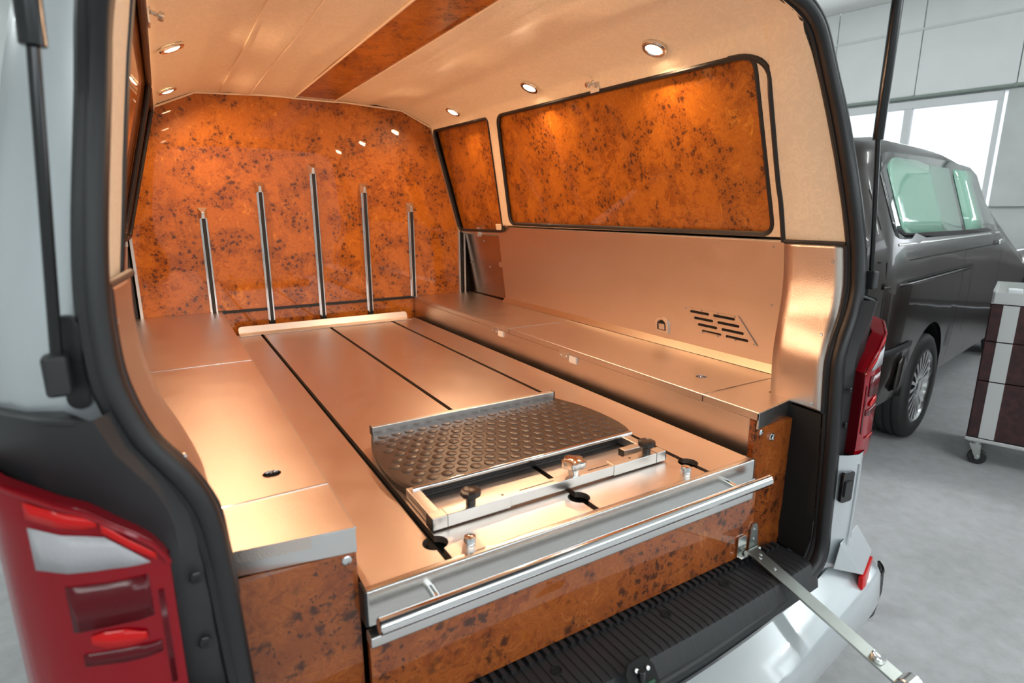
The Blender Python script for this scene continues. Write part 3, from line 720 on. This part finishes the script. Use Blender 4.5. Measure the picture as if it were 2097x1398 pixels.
# lower steel walls
for s in (-1, 1):
    def lw(off, s=s): return lambda y, z, t: Vector((s * (PX(z) + off + t), y, z))
    nrm = Vector((-s, 0, -.11))
    holes = []
    if s > 0:
        vent = [(.605, .275), (.370, .275), (.296, .186), (.532, .190)]
    ye = 1.93 if s > 0 else 2.405
    sp = plate('side_panel', [(.10, .132), (ye - .005, .132), (ye + .005, .528), (.10, .528)], lw(0), .010, 'linen_wall', van, label='brushed steel lower side wall of the load bay')
    tube('panel_top_lip', [lw(.003)(y, .528, 0) for y in (.10, 1.0, ye)], .0045, 'alu', sp, n=8)
    # skirting strip
    mesh('skirting_strip', [lw(-.001)(.13, .136, 0), lw(-.001)(ye, .136, 0), lw(-.018)(ye + .01, .1105, 0), lw(-.018)(.13, .1105, 0)], [(0, 1, 2, 3)], 'gold_strip', sp, thick=.003)
    rp = plate('recess_panel', [(1.92, .10), (2.43, .10), (2.43, .50), (1.92, .50)], lw(.034), .008, 'recess_shaded', van, label='steel panel set back beside the bulkhead, its shade put into the colour')
    tube('top_rail', [lw(.018)(1.93, .492, 0), lw(.018)(2.42, .492, 0)], .017, 'alu', rp, n=12)
    box('clip', -.012, .012, -.012, .012, -.03, .025, 'alu', rp, .002, M4=Matrix.Translation(lw(.004)(2.17, .495, 0)))
    for y, z in ((2.17, .44), (2.13, .29), (2.37, .30)): screw(rp, lw(.030)(y, z, 0), nrm, .006)
    plate('round_tab', rrect(1.93, 1.965, .305, .335, .014), lw(.0), .003, 'alu', rp)
    if s > 0:
        cut = [(sum(p[0] for p in vent) / 4, sum(p[1] for p in vent) / 4)]
        slots = []
        for r_ in range(4):
            zz = .262 - r_ * .0215; sh = (.275 - zz) * .82
            for (a, b) in ((.585, .500), (.482, .392)): slots.append(rrect(b - sh, a - sh, zz - .0048, zz + .0048, .0045, 3))
        vp = plate('vent_plate', [(p[0], p[1]) for p in vent], lw(-.0045), .0035, 'linen', sp, slots, label='slanted steel vent plate with eight slots')
        plate('vent_shadow', [(.598, .268), (.382, .268), (.318, .193), (.532, .196)], lw(-.0008), .0006, 'dark', vp)
        for k in range(4):
            t = (k + .15) / 3.3; screw(vp, lw(-.0045)(vent[0][0] + (vent[1][0] - vent[0][0]) * t, .271, 0), nrm, .0035)
            screw(vp, lw(-.0045)(vent[3][0] + (vent[2][0] - vent[3][0]) * t, .1905, 0), nrm, .0035)
        sk = plate('wall_socket', rrect(.684, .752, .152, .216, (.004, .004, .028, .028)), lw(-.006), .006, 'chrome', sp, [rrect(.696, .740, .165, .206, (.002, .002, .02, .02))], bevel=.0015, label='chrome arched socket cover')
        plate('socket_core', rrect(.697, .739, .166, .205, (.002, .002, .02, .02)), lw(-.001), .001, 'dark', sk)
        plate('socket_flap', rrect(.703, .733, .168, .190, .002), lw(-.005), .004, 'alu', sk, bevel=.001)
    for y, z in ((.25, .51), (.25, .33)): screw(sp, lw(-.001)(y, z, 0), nrm, .004)
    # steel pillar sheet with its S-bend
    Fp = [Vector(p) for p in ((.772, .156, .530), (.774, .152, .47), (.770, .146, .415), (.756, .138, .35), (.733, .126, .298), (.714, .117, .24), (.708, .112, .185), (.709, .110, .14), (.712, .110, .104))]
    zr = [.530, .47, .415, .35, .298, .24, .185, .14, .104]
    Rp = [Vector((ixf(z) + .004, iyf(z) + .010, z)) for z in zr]
    Fp = smoothpath(Fp, 4); Rp = smoothpath(Rp, 4)
    rows = [[sx(a.lerp(b, k / 5) , s) for k in range(6)] for a, b in zip(Fp, Rp)]
    ps = loft('pillar_sheet', rows, 'linen', van, thick=.003, thick_off=0, label='S-bent linen-textured steel sheet on the pillar')
    tube('edge_beading', [r[-1] + Vector((-s * .003, -.002, 0)) for r in rows], .0065, 'rubber', ps, n=8)
    tube('edge_beading', [p + Vector((-s * .002, 0, .003)) for p in rows[0]], .006, 'rubber', ps, n=8)
    for i_, k_ in ((3, 4), (16, 4), (30, 4)):
        p = rows[i_][k_]; n_ = (rows[i_][k_] - rows[i_][k_ - 1]).cross(rows[i_ + 1][k_] - rows[i_][k_]); n_ = n_ if n_.x * s < 0 else -n_
        screw(ps, p + n_.normalized() * .002, n_, .0045)

# downlights: bezel, glass, and the light they give
sl = Vector((.682 - .512, 0, -(1.164 - 1.088))).normalized(); dn = Vector((-(1.164 - 1.088), 0, -(.682 - .512))).normalized()
for s, y, x, z in ((1, .576, .645, 1.1045), (1, 1.273, .637, 1.108), (1, 1.991, .632, 1.110), (-1, .62, .637, 1.108), (-1, 1.353, .631, 1.111), (-1, 2.116, .633, 1.110)):
    d = Vector((dn.x * s, 0, dn.z)); o = Vector((s * x, y, z)) + d * .002
    dl = lathe('downlight', [(.040, -.002), (.0395, .003), (.036, .006), (.028, .006), (.0245, .002), (.024, -.002)], o, d, 'chrome', van, 28, label='round chrome downlight, lit, in the headliner edge')
    lathe('lit_glass', [(.0255, -.001), (.0255, .003), (.018, .006), (.001, .007)], o, d, 'bulb', dl, 24)
    area('downlight_beam', o + d * .014, d + Vector((-.12 * s, -.05, 0)), .046, .046, LAMP_W, LAMP_COL, spread=rad(165), shape='DISK')
# coat knobs at the window edge
for s, y in ((1, .93), (-1, .84)):
    p = Vector((s * (WL(1.07)), y, 1.07)); d = Vector((-s, 0, -.35)).normalized()
    kb = lathe('hanging_knob', [(.010, -.002), (.010, .002), (.005, .006), (.005, .018), (.011, .022), (.011, .030), (.008, .033), (.001, .033)], p, d, 'steel', van, 18)
    box('knob_bracket', -.002, .003, -.035, .014, -.034, .012, 'alu', kb, .001, M4=Matrix.Translation(p + Vector((s * .002, 0, 0))))

# ------------------------------------------------------------------ sliding deck
deck = thing('coffin_deck', (0, 1.15, -.07), 'wide linen-steel sliding deck with three long black slots and a front handle bar', 'deck')
SL = .3444; gw = .0075; NY, NR = .072, .025
def notch(xe, side):
    """points along a slot edge from front to back; side=-1: panel lies left of the slot"""
    h = math.acos(gw / NR); pts = [(xe, .010)]
    cx = xe + side * -1 * gw
    a = [(-h + 2 * h * k / 10) for k in range(11)]
    pts += [(cx + side * NR * cos(t), NY + NR * sin(t)) for t in a]
    pts += [(xe, 2.30)]
    return pts
edges = [-.5, -SL, 0, SL, .5]
for i in range(4):
    L0 = [(-.5, .010), (-.5, 2.30)] if i == 0 else notch(edges[i] + gw, 1)
    R0 = [(.5, .010), (.5, 2.30)] if i == 3 else notch(edges[i + 1] - gw, -1)
    plate('deck_panel', L0 + list(reversed(R0)), lambda a, b, t: Vector((a, b, -t)), .014, 'linen', deck)
box('deck_frame', -.498, .498, .012, 2.32, -.062, -.03, 'dark', deck, 0)
for x in (-SL, 0, SL): box('slot_rail', x - .012, x + .012, .012, 2.31, -.03, -.024, 'dark', deck, 0)
rows = [[Vector((x, y, z)) for x in (-.445, 0, .46)] for y, z in ((2.285, .001), (2.31, .003), (2.325, .010), (2.334, .034))]
plate('deck_lip', rrect(-.445, .46, .0, .036, (.001, .001, .014, .014)), lambda a, b, t: Vector((a, 2.318 + .4 * b + t, b)), .003, 'alu', deck)
mesh('lip_foot', [(-.445, 2.25, .0015), (.46, 2.25, .0015), (.46, 2.32, .003), (-.445, 2.32, .003)], [(0, 1, 2, 3)], 'linen', deck, thick=.002)
box('front_rail', -.503, .503, -.006, .012, -.068, .0015, 'steel', deck, .004, label='brushed steel front rail')
for s in (-1, 1): box('rail_end', s * .5035 - .003, s * .5035 + .003, -.004, .03, -.067, 0, 'rubber', deck, .001)
hb = cyl('handle_bar', (-.497, -.047, -.038), (.505, -.047, -.038), .0145, 'chrome', deck, 28, label='polished round handle bar')
for x in (-.388, .398): cyl('handle_post', (x, -.047, -.038), (x, -.004, -.034), .0085, 'chrome', hb, 18)
for x in (-.292, .290):
    lathe('locking_pin', [(.012, 0), (.012, .016), (.0105, .019), (.0105, .0195), (.006, .021), (.001, .021)], (x, .030, 0), (0, 0, 1), 'chrome', deck, 22)

# ------------------------------------------------------------------ storage boxes
def storage(s, xi, label):
    t = thing('storage_box', (s * .70, 1.2, -.32), label, 'cabinet')
    X = lambda a: s * a
    def pl(name, poly, z0, th, mat, holes=(), **k): return plate(name, [(X(a), b) for a, b in poly], lambda a, b, q: Vector((a, b, z0 - q)), th, mat, t, [[(X(a), b) for a, b in h] for h in holes], **k)
    y1, y2 = 1.283, .205; g = .0016
    hx = .592 if s < 0 else .673; hy = .302 if s < 0 else .327
    xw = .905
    pl('fixed_top', [(xi, .022), (.712, .052), (.715, .12), (.88, .15), (.906, y2 - g), (xi, y2 - g)], HT, .022, 'linen')
    pl('lid', [(xi, y2 + g), (.882, y2 + g), (.882, y1 - g), (xi, y1 - g)], HT, .022, 'linen', [circ(hx, hy, .0165)], label='hinged steel lid with a finger hole')
    pl('rear_lid', [(xi, y1 + g), (.906, y1 + g), (.93, BY - .002), (xi, BY - .002)], HT, .022, 'linen')
    lathe('finger_ring', [(.0175, .0005), (.0165, .0010), (.0160, -.001), (.0160, -.024)], (X(hx), hy, HT), (0, 0, 1), 'chrome', t, 24, cap=False)
    lathe('hole_floor', [(.0158, -.0235), (.0157, -.0230), (.001, -.0230)], (X(hx), hy, HT), (0, 0, 1), 'dark', t, 24)
    for yy in (y1, y2): box('seam_edge', min(X(xi), X(.85)), max(X(xi), X(.85)), yy - .0018, yy + .0018, HT - .004, HT + .0010, 'chrome', t, 0)
    a, b = sorted((X(xi + .001), X(xi + .013)))
    box('side_face', a, b, .0475, BY - .004, -.30, HT - .0235, 'linen', t, .001)
    tube('edge_line', [Vector((X(xi), .022, HT - .001)), Vector((X(xi), BY, HT - .001))], .0022, 'alu', t, n=6)
    # front: steel band over a burl end panel
    F = lambda a: .022 + (a - xi) * .16
    mesh('front_band', [Vector((X(a), F(a) - .001 + d, z)) for d in (0, .006) for a, z in ((xi, HT - .001), (.725, HT - .001), (.725, .064), (xi, .064))], BF, 'alu', t, bevel=.001)
    pr_ = [(xi, HT - .024), (xi + .012, .063), (.738, .063), (.748, -.08), (.760, -.20), (.757, -.245), (.735, -.285), (.70, -.312), (.64, -.33), (xi, -.33)]
    if s < 0: pr_[-2] = (.66, -.33)
    plate('end_panel', [(X(a), b) for a, b in pr_], lambda a, b, q: Vector((a, .030 + q, b)), .016, 'burl_front', t, label='burl end panel')
    screw(t, (X(xi + .016 if s < 0 else xi + .028), .0295, .048), (0, -1, 0), .0085, 'screw', 'dome_bolt')
    if s > 0: lathe('lock_barrel', [(.011, 0), (.011, .005), (.009, .006), (.0085, .003), (.001, .003)], (.611, .030, .028), (0, -1, 0), 'chrome', t, 20)
    # latches on the inner face
    if s > 0:
        for yc in (1.385, .845):
            lt = box('latch', X(xi) - .003, X(xi) + .002, yc - .005, yc + .055, .066, .094, 'alu', t, .001)
            box('latch_tongue', X(xi) - .005, X(xi) + .002, yc - .055, yc - .012, .060, .086, 'white', lt, .001)
            for d in (.008, .042): screw(lt, (X(xi) - .003, yc + d, .076), (-1, 0, 0), .005)
    box('carcass_bottom', min(X(xi + .02), X(.76)), max(X(xi + .02), X(.76)), .06, BY - .01, -.322, -.31, 'dark', t, 0)
    return t
storage(1, .540, 'steel storage box with two latches on its side, below the slotted vent plate')
lb = storage(-1, .506, 'steel storage box along the unvented wall, its lid pierced by a finger hole')
plate('upright_tab', [(1.30, HT), (1.62, HT), (1.62, .150), (1.30, .175)], lambda a, b, t: Vector((-.845 + t - (b - HT) * .2, a, b)), .003, 'linen', lb)
box('lid_hinge', -.86, -.852, .30, 1.28, HT, HT + .004, 'alu', lb, .001)

# ------------------------------------------------------------------ burl flap under the deck
fl = thing('front_flap', (0, 0, -.28), 'long burl flap with a silver top strip between deck handle and black sill', 'panel')
plate('burl_board', [(-.500, -.276), (.532, -.276), (.532, -.098), (-.500, -.098)], lambda a, b, t: Vector((a, .002 + t, b)), .016, 'burl_front', fl)
box('top_strip', -.502, .500, -.012, .016, -.106, -.085, 'alu', fl, .003)
plate('flap_catch', rrect(.470, .503, -.272, -.215, .003), lambda a, b, t: Vector((a, -.004 + t, b)), .004, 'steel', fl)
box('catch_foot', .472, .501, -.016, .0, -.272, -.268, 'steel', fl, .001)

# ------------------------------------------------------------------ support arm
ar = thing('support_arm', (.55, -.02, -.29), 'flat zinc-plated bar hinged at the burl end panel, leaning out over the bumper', 'support arm')
P0, P1 = Vector((.514, -.016, -.255)), Vector((.514, -.402, -.361))
d = (P1 - P0).normalized(); side = Vector((1, 0, 0)); up = side.cross(d).normalized(); up = up if up.z > 0 else -up
L_ = (P1 - P0).length
AM = Matrix.Translation(P0) @ Matrix((side, d, up)).transposed().to_4x4()
box('bar', -.020, .020, 0, L_, -.003, .003, 'zinc', ar, .001, M4=AM)
for a, q in ((-.006, .03), (.006, .022), (.0, .07)): screw(ar, AM @ Vector((a, q, .003)), up, .0045)
kn = lathe('round_nut', [(.014, 0), (.0150, .002), (.0150, .011), (.013, .013), (.009, .0115), (.001, .0115)], AM @ Vector((.0, .338, .003)), up, 'chrome', ar, 24, lobes=12, amp=.03)
cyl('end_roller', AM @ Vector((-.020, L_ + .006, .004)), AM @ Vector((.020, L_ + .006, .004)), .022, 'steel', ar, 24)
plate('hinge_leaf', [(.515, -.270), (.553, -.270), (.547, -.205), (.540, -.190), (.528, -.190), (.520, -.205)], lambda a, b, t: Vector((a, -.004 + t, b)), .004, 'zinc', ar)
for z in (-.207, -.235): screw(ar, (.534, -.004, z), (0, -1, 0), .004)
cyl('hinge_pin', (.494, -.012, -.262), (.548, -.012, -.262), .007, 'zinc', ar, 14)

# ------------------------------------------------------------------ coffin stop on the deck
cs = thing('coffin_stop', (0, .35, 0), 'dark dimpled rubber footboard with steel clamp bars and knobs on the deck', 'coffin stop')
arcL = [(-.300, .600), (-.312, .565), (-.330, .50), (-.339, .42), (-.338, .34), (-.328, .285), (-.312, .250)]
arcR = [(-a, b) for a, b in arcL]
outl = [tuple(p)[:2] for p in smoothpath([(a, b, 0) for a, b in arcL], 3)] + [tuple(p)[:2] for p in reversed(smoothpath([(a, b, 0) for a, b in arcR], 3))]
bd = plate('footboard', outl, lambda a, b, t: Vector((a, b, .028 - t)), .012, 'mat', cs, bevel=.002, label='dark brown studded rubber board')
plate('board_base', [(a * .985, .425 + (b - .425) * .98) for a, b in outl], lambda a, b, t: Vector((a, b, .017 - t)), .017, 'rubber', cs)
# raised round studs
proto = None; hexd = .036; k = 0
for r_ in range(10):
    for c_ in range(-9, 10):
        x = c_ * .0372 + (.0186 if r_ % 2 else 0); y = .278 + r_ * .0322
        if y > .585: continue
        lim = interp(y, sorted([(b, -a) for a, b in arcL])) - .022
        if abs(x) > lim: continue
        if proto is None:
            proto = lathe('stud', [(.0140, 0), (.0134, .0016), (.012, .0021), (.001, .0021)], (0, 0, 0), (0, 0, 1), 'mat', None, 14); o = proto; bpy.context.view_layer.update()
        else:
            o = proto.copy(); COL.objects.link(o)
        o.parent = bd; o.location = (x, y, .0279); o.matrix_parent_inverse = bd.matrix_world.inverted() @ Matrix.Identity(4)
rb = box('rear_bar', -.300, .298, .592, .612, .026, .050, 'alu', cs, .0025)
for s in (-1, 1): box('bar_cap', s * .2995 - .002, s * .2995 + .002, .5925, .6115, .0265, .0495, 'rubber', rb, .001)
tube('front_edge_tube', [(-.322, .246, .026), (.310, .246, .026)], .0065, 'chrome', cs, n=12)
for k in range(4): box('front_rib', -.312, .308, .2505 - .001 * k, .256, .003 + .0055 * k, .007 + .0055 * k, 'rubber', cs, .0005)
# clamp frame
zb, zt = .003, .030
fb = box('clamp_bar', -.20, .14, .107, .133, zb + .0015, zt - .0015, 'alu', cs, .002)
for x0, x1 in ((-.125, -.035), (.062, .125)): box('slot', x0, x1, .1185, .1215, zt - .003, zt - .0012, 'dark', fb, 0)
for x0, x1, xa in ((-.335, -.155, -.318), (.130, .300, .284)):
    sv = box('clamp_sleeve', x0, x1, .105, .135, zb, zt, 'alu', cs, .002)
    xo = x0 if x0 < 0 else x1
    box('sleeve_cap', xo - .002, xo + .002, .1055, .1345, zb + .0005, zt - .0005, 'rubber', sv, .001)
    tube('sleeve_joint', [(xa + .016 * (1 if x0 < 0 else -1), .1047, zb), (xa + .016 * (1 if x0 < 0 else -1), .1047, zt + .0002), (xa + .016 * (1 if x0 < 0 else -1), .1353, zt + .0002)], .0006, 'dark', sv, n=5)
    box('clamp_arm', xa - .013, xa + .013, .135, .262, zb, zt - .004, 'alu', cs, .002)
    xk = -.243 if x0 < 0 else .246
    if x0 > 0:
        stb = box('arm_stub', .215, .272, .165, .187, zb + .004, zt - .004, 'alu', cs, .002); box('stub_cap', .2135, .2165, .1655, .1865, zb + .0045, zt - .0045, 'rubber', stb, .001)
    cyl('screw_hole', (xk + (.075 if x0 < 0 else -.055), .120, zt - .002), (xk + (.075 if x0 < 0 else -.055), .120, zt + .0004), .0035, 'dark', sv, 10)
    lathe('black_knob', [(.010, 0), (.010, .014), (.017, .018), (.021, .022), (.021, .031), (.016, .034), (.013, .0325), (.001, .0325)], (xk, .120, zt), (0, 0, 1), 'knob', cs, 40, lobes=10, amp=.03)
lathe('star_knob', [(.011, 0), (.012, .014), (.022, .020), (.0265, .026), (.0265, .037), (.020, .041), (.001, .042)], (.020, .120, zt - .002), (0, 0, 1), 'chrome', cs, 50, lobes=5, amp=.11)

# ------------------------------------------------------------------ the brown van behind, and a grey one by the window wall
def parked_van(name, label, T, paint, detail=True, glass='tint'):
    o = T(0, .96, 0); t = thing(name, (o.x, o.y, -G), label, 'van')
    R = .345; arches = [(0, .36, .41), (3.25, .36, .41)]
    TT = lambda x, y, z: T(x, .965 + y, z)          # y measured from the centre line
    def half(x, z, belt, roof):
        q = min(1, max(0, (z - belt) / max(.3, roof - .16 - belt)))
        b = interp(z, [(.3, .90), (.45, .945), (.75, .962), (1.1, .965), (1.25, .955), (1.32, .945)])
        b *= interp(x, [(-1.02, .90), (-.97, .955), (-.85, .99), (-.6, 1), (3.1, 1), (3.7, .93), (4.0, .72)])
        return b - q * .155
    rt = [(-1.02, 1.72), (-.97, 1.80), (-.85, 1.865), (-.5, 1.90), (.6, 1.90), (1.1, 1.86), (1.45, 1.78), (2.55, 1.22), (3.3, 1.08), (3.8, .92), (4.0, .70)]
    bt = [(-1.02, 1.27), (1.6, 1.27), (2.5, 1.05), (3.4, .85), (4.0, .58)]
    base = [-1.02, -.99, -.95, -.9, -.85, -.7, -.5, .55, .8, 1.1, 1.3, 1.45, 1.7, 2.0, 2.4, 3.7, 3.8, 3.9, 4.0]
    van_loft(t, 'body', paint, TT, [(x, interp(x, bt), interp(x, rt)) for x in arch_stations(base, arches)], half, .36, arches)
    # tail: closing face with pillars, rear pane, opened lower part
    pts = [(half(-1.02, z, 1.27, 1.72), z) for z in (.36, .6, .8, 1.0, 1.27, 1.4, 1.56)] + [(.66, 1.66), (.4, 1.71), (0, 1.72)]
    V = [TT(-1.02, -y, z) for y, z in pts] + [TT(-1.02, y, z) for y, z in reversed(pts[:-1])]
    mesh('tail_face', V, [list(range(len(V)))], paint, t)
    plate('rear_pane', roundpoly([(-.72, 1.18), (.72, 1.18), (.62, 1.60), (-.62, 1.60)], .08), lambda a, b, q: TT(-1.024 - q, a, b), .006, 'tintdark', t)
    def S(x, z, off=.003):
        b_, r_ = interp(x, bt), interp(x, rt); return TT(x, -(half(x, z, b_, r_) + off), z)
    def strip(nm, pl, mat, w=.008, off=.002): return loft(nm, [[S(x, z - w / 2, off), S(x, z + w / 2, off)] for x, z in pl], mat, t, thick=.004, thick_off=0)
    def sheet(nm, cols, mat, off=.004, par=t):
        rows = []
        for x, z0, z1 in cols: rows.append([S(x, z0 + (z1 - z0) * k / 5, off) for k in range(6)])
        return loft(nm, rows, mat, par, thick=.004, thick_off=0)
    for s in (1,):
        g = sheet('window_band', [(-.82, 1.33, 1.73), (-.78, 1.315, 1.755), (-.70, 1.31, 1.77), (0, 1.305, 1.78), (.55, 1.30, 1.78), (1.10, 1.30, 1.765), (1.35, 1.30, 1.72), (1.75, 1.30, 1.52), (1.95, 1.30, 1.38)], 'tintdark', .003)
        sheet('rear_glass', [(-.72, 1.37, 1.70), (-.68, 1.345, 1.73), (-.60, 1.34, 1.745), (0, 1.335, 1.75), (.50, 1.33, 1.75)], glass, .007, g)
        sheet('door_glass', [(.60, 1.33, 1.75), (1.05, 1.33, 1.74), (1.20, 1.33, 1.735)], glass, .007, g)
    if detail:
        strip('sill_line', [(x, 1.285) for x in (-.82, 0, .6, 1.2, 1.75)], 'alu', .012, .004)
        strip('body_seam', [(x, 1.20) for x in (-.98, -.6, 0, .6, 1.2, 1.75)], 'dark', .006)
        strip('slide_rail', [(x, 1.085) for x in (-.95, -.6, 0, .4, .80)], 'dark', .012)
        strip('rail_highlight', [(x, 1.068) for x in (-.95, -.6, 0, .4, .80)], paint, .018, .010)
        for x, z0, z1 in ((.56, .42, 1.20), (1.75, .42, 1.30), (.83, .60, 1.09)): loft('door_gap', [[S(x, z0 + (z1 - z0) * k / 6, .002), S(x + .007, z0 + (z1 - z0) * k / 6, .002)] for k in range(7)], 'dark', t)
        sheet('door_handle', [(1.52, 1.20, 1.23), (1.60, 1.19, 1.24), (1.72, 1.20, 1.23)], 'chrome', .018)
        loft('corner_seam', [[S(-.93, .62 + .19 * k, .002), S(-.922, .62 + .19 * k, .002)] for k in range(6)], 'dark', t)
        strip('bumper_mount', [(x, .70) for x in (-.97, -.8, -.6, -.42)], 'black', .035, .008)
        # opened lower tail: rear bumper is off
        for yy in (-.80, .80): plate('lamp_opening', rrect(yy - .09, yy + .09, .78, 1.16, .03), lambda a, b, q: TT(-1.026 - q, a, b), .006, 'dark', t)
        plate('crash_zone', rrect(-.82, .82, .40, .72, .03), lambda a, b, q: TT(-1.026 - q, a, b), .006, 'dark', t)
        for k in range(5): tube('coil_hose', [TT(-1.05, -.72 + .10 * a / 6, .60 - k * .028 + .008 * sin(a)) for a in range(7)], .010, 'white' if k % 2 else 'rubber', t, n=8)
        tube('loose_cable', [TT(-1.05, -.74, .50), TT(-1.07, -.70, .44), TT(-1.06, -.72, .38), TT(-1.04, -.78, .34)], .010, 'alu', t, n=8)
        lathe('indicator_light', [(.012, 0), (.012, .006), (.001, .009)], TT(-1.03, -.83, .705), TT(-1, 0, 0) - TT(0, 0, 0), 'green_led', t, 12)
        sheet('wing_lining', [(-.60, .45, .62), (-.5, .40, .66), (-.43, .40, .56)], paint, .012)
    for s in (-1, 1):
        for xc, zc, R_ in arches:
            make_wheel(t, TT, xc, s, 'rim', yc=.952, nsp=20)
            loft('wheel_arch_liner', [[TT(xc + .40 * cos(pi * j / 16), s * h, .36 + .40 * sin(pi * j / 16)) for j in range(17)] for h in (.945, .62)], 'dark', t)
    V = [TT(x, y, z) for x in (-.95, 3.9) for y in (-.86, .86) for z in (.30, .38)]
    mesh('underbody', V, [(0, 1, 3, 2), (4, 6, 7, 5), (0, 4, 5, 1), (2, 3, 7, 6), (0, 2, 6, 4), (1, 5, 7, 3)], 'dark', t)
    # windscreen
    ws = []
    for x in (1.52, 1.8, 2.1, 2.5):
        r_ = interp(x, rt); ws.append([TT(x, .70 * k / 4, r_ + .004 - .02 * (abs(k) / 4) ** 2) for k in range(-4, 5)])
    loft('windscreen', ws, 'tintdark', t, thick=.004)
    return t
bw = on('z', 1872, 893, -G)
TB = lambda x, y, z: Vector((bw.x, bw.y, -G)) + HU * x + HV * y + Vector((0, 0, z))
parked_van('brown_van', 'dark brown van with its rear bumper removed, parked behind the silver van', TB, 'brown')
gv = hall(8.5, -2.2, 0)
TG = lambda x, y, z: Vector((gv.x, gv.y, -G)) + HV * x + HU * (y) + Vector((0, 0, z))
parked_van('grey_van', 'grey van parked along the window wall, beyond the brown van', TG, 'greyvan', False)

# ------------------------------------------------------------------ tool cart
CU = Vector((sin(rad(103)), cos(rad(103)), 0)); CV = Vector((-cos(rad(103)), sin(rad(103)), 0)) * -1   # depth / along the drawers
c0 = on('z', 1990, 950, -G)
CV = Vector((.30, -.954, 0)).normalized(); CU = Vector((.954, .30, 0)).normalized()
org = Vector((c0.x, c0.y, -G)) - CU * .02 - CV * .05
def ct(a, b, z): return org + CV * a + CU * b + Vector((0, 0, z))      # a along the front, b depth
cart = thing('tool_cart', ct(.45, .28, 0), 'dark wood-fronted drawer cart on swivel castors with a steel tray top', 'cart')
def cbox(name, a0, a1, b0, b1, z0, z1, mat, par=cart, bevel=.003):
    V = [ct(*q) for q in ((a0, b0, z0), (a1, b0, z0), (a1, b1, z0), (a0, b1, z0), (a0, b0, z1), (a1, b0, z1), (a1, b1, z1), (a0, b1, z1))]
    return mesh(name, V, BF, mat, par, bevel=bevel)
CW, CDp = .95, .55
cbox('carcass', 0, CW, .012, CDp, .165, .955, 'wood')
cbox('base_rail', -.004, CW + .004, -.004, CDp + .004, .150, .172, 'alu')
zz = [.175, .515, .745, .955]
for z0, z1 in zip(zz, zz[1:]):
    dr = cbox('drawer', .004, CW - .004, -.006, .014, z0 + .003, z1 - .003, 'wood')
    cbox('steel_inlay', .055, .125, -.009, .0, z0 + .003, z1 - .003, 'alu', dr, .001)
tr = cbox('tray_floor', 0, CW, 0, CDp, .955, .962, 'alu')
cbox('tray_rim', 0, CW, 0, .004, .962, 1.02, 'alu', tr, .001); cbox('tray_rim', 0, .012, .0, CDp, .962, 1.03, 'alu', tr, .001)
cbox('tray_rim', 0, CW, CDp - .004, CDp, .962, 1.03, 'alu', tr, .001); cbox('tray_rim', CW - .012, CW, .0, CDp, .962, 1.03, 'alu', tr, .001)
for a in (.05, CW - .05):
    for b in (.05, CDp - .05):
        ca = cbox('castor', a - .04, a + .04, b - .04, b + .04, .142, .150, 'zinc')
        cyl('swivel', ct(a, b, .12), ct(a, b, .145), .022, 'zinc', ca)
        for s in (-1, 1): mesh('fork_cheek', [ct(a + dx, b + s * .020 + e, z) for e in (0, s * .003) for dx, z in ((-.03, .125), (.025, .125), (.03, .045), (.008, .035))], BF, 'zinc', ca)
        cyl('castor_wheel', ct(a + .015, b - .015, .0455), ct(a + .015, b + .015, .0455), .0455, 'tyre', ca, 24)
        cyl('axle', ct(a + .015, b - .026, .0455), ct(a + .015, b + .026, .0455), .012, 'zinc', ca, 12)
def lathe_thing(name, prof_, p, mat, label, cat):
    return setp(lathe(name, prof_, p, (0, 0, 1), mat, None, 24), label, cat)
q = ct(.170, .13, .9625)
bt_ = thing('spray_bottle', q, 'white bottle with a teal foot band standing on the cart tray', 'bottle')
lathe('bottle_body', [(.034, .02), (.034, .05), (.033, .12), (.026, .16), (.014, .175), (.014, .20), (.001, .20)], q, (0, 0, 1), 'white', bt_, 24)
lathe('foot_band', [(.0345, 0), (.0352, .004), (.0352, .05), (.034, .054)], q, (0, 0, 1), 'teal', bt_, 24)
cbox('white_block', .06, .125, .02, .10, .9625, 1.040, 'white', None, .006)
setp(bpy.context.scene.objects['white_block'], 'small white plastic block lying at the corner of the cart tray', 'block')
cbox('tan_box', .15, .22, .015, .085, .9625, 1.03, 'tan', None, .003)
setp(bpy.context.scene.objects['tan_box'], 'small tan cardboard box next to the white bottle', 'box')

# ------------------------------------------------------------------ trim piece on the floor beside the bumper
g0 = on('z', 1768, 1286, -G)
rows = []
for k in range(9):
    t = k / 8; ang = rad(-30 + 75 * t)
    base_ = Vector((g0.x + .085 + .12 * sin(ang), g0.y + .02 + .16 * (1 - cos(ang)), -G))
    rows.append([base_, base_ + Vector((.03, 0, .08)), base_ + Vector((.045, .01, .15))])
tp = thing('wheel_trim', (g0.x, g0.y, -G), 'curved black plastic trim piece standing on the concrete beside the bumper', 'trim piece')
loft('shell', rows, 'black', tp, thick=.008, thick_off=0)
tube('top_edge', [r[-1] for r in rows], .006, 'blackgloss', tp, n=8)

# ------------------------------------------------------------------ lift everything so that the hall floor is z = 0
for o in list(S.objects):
    if o.parent is None: o.location.z += G
bpy.context.view_layer.update()
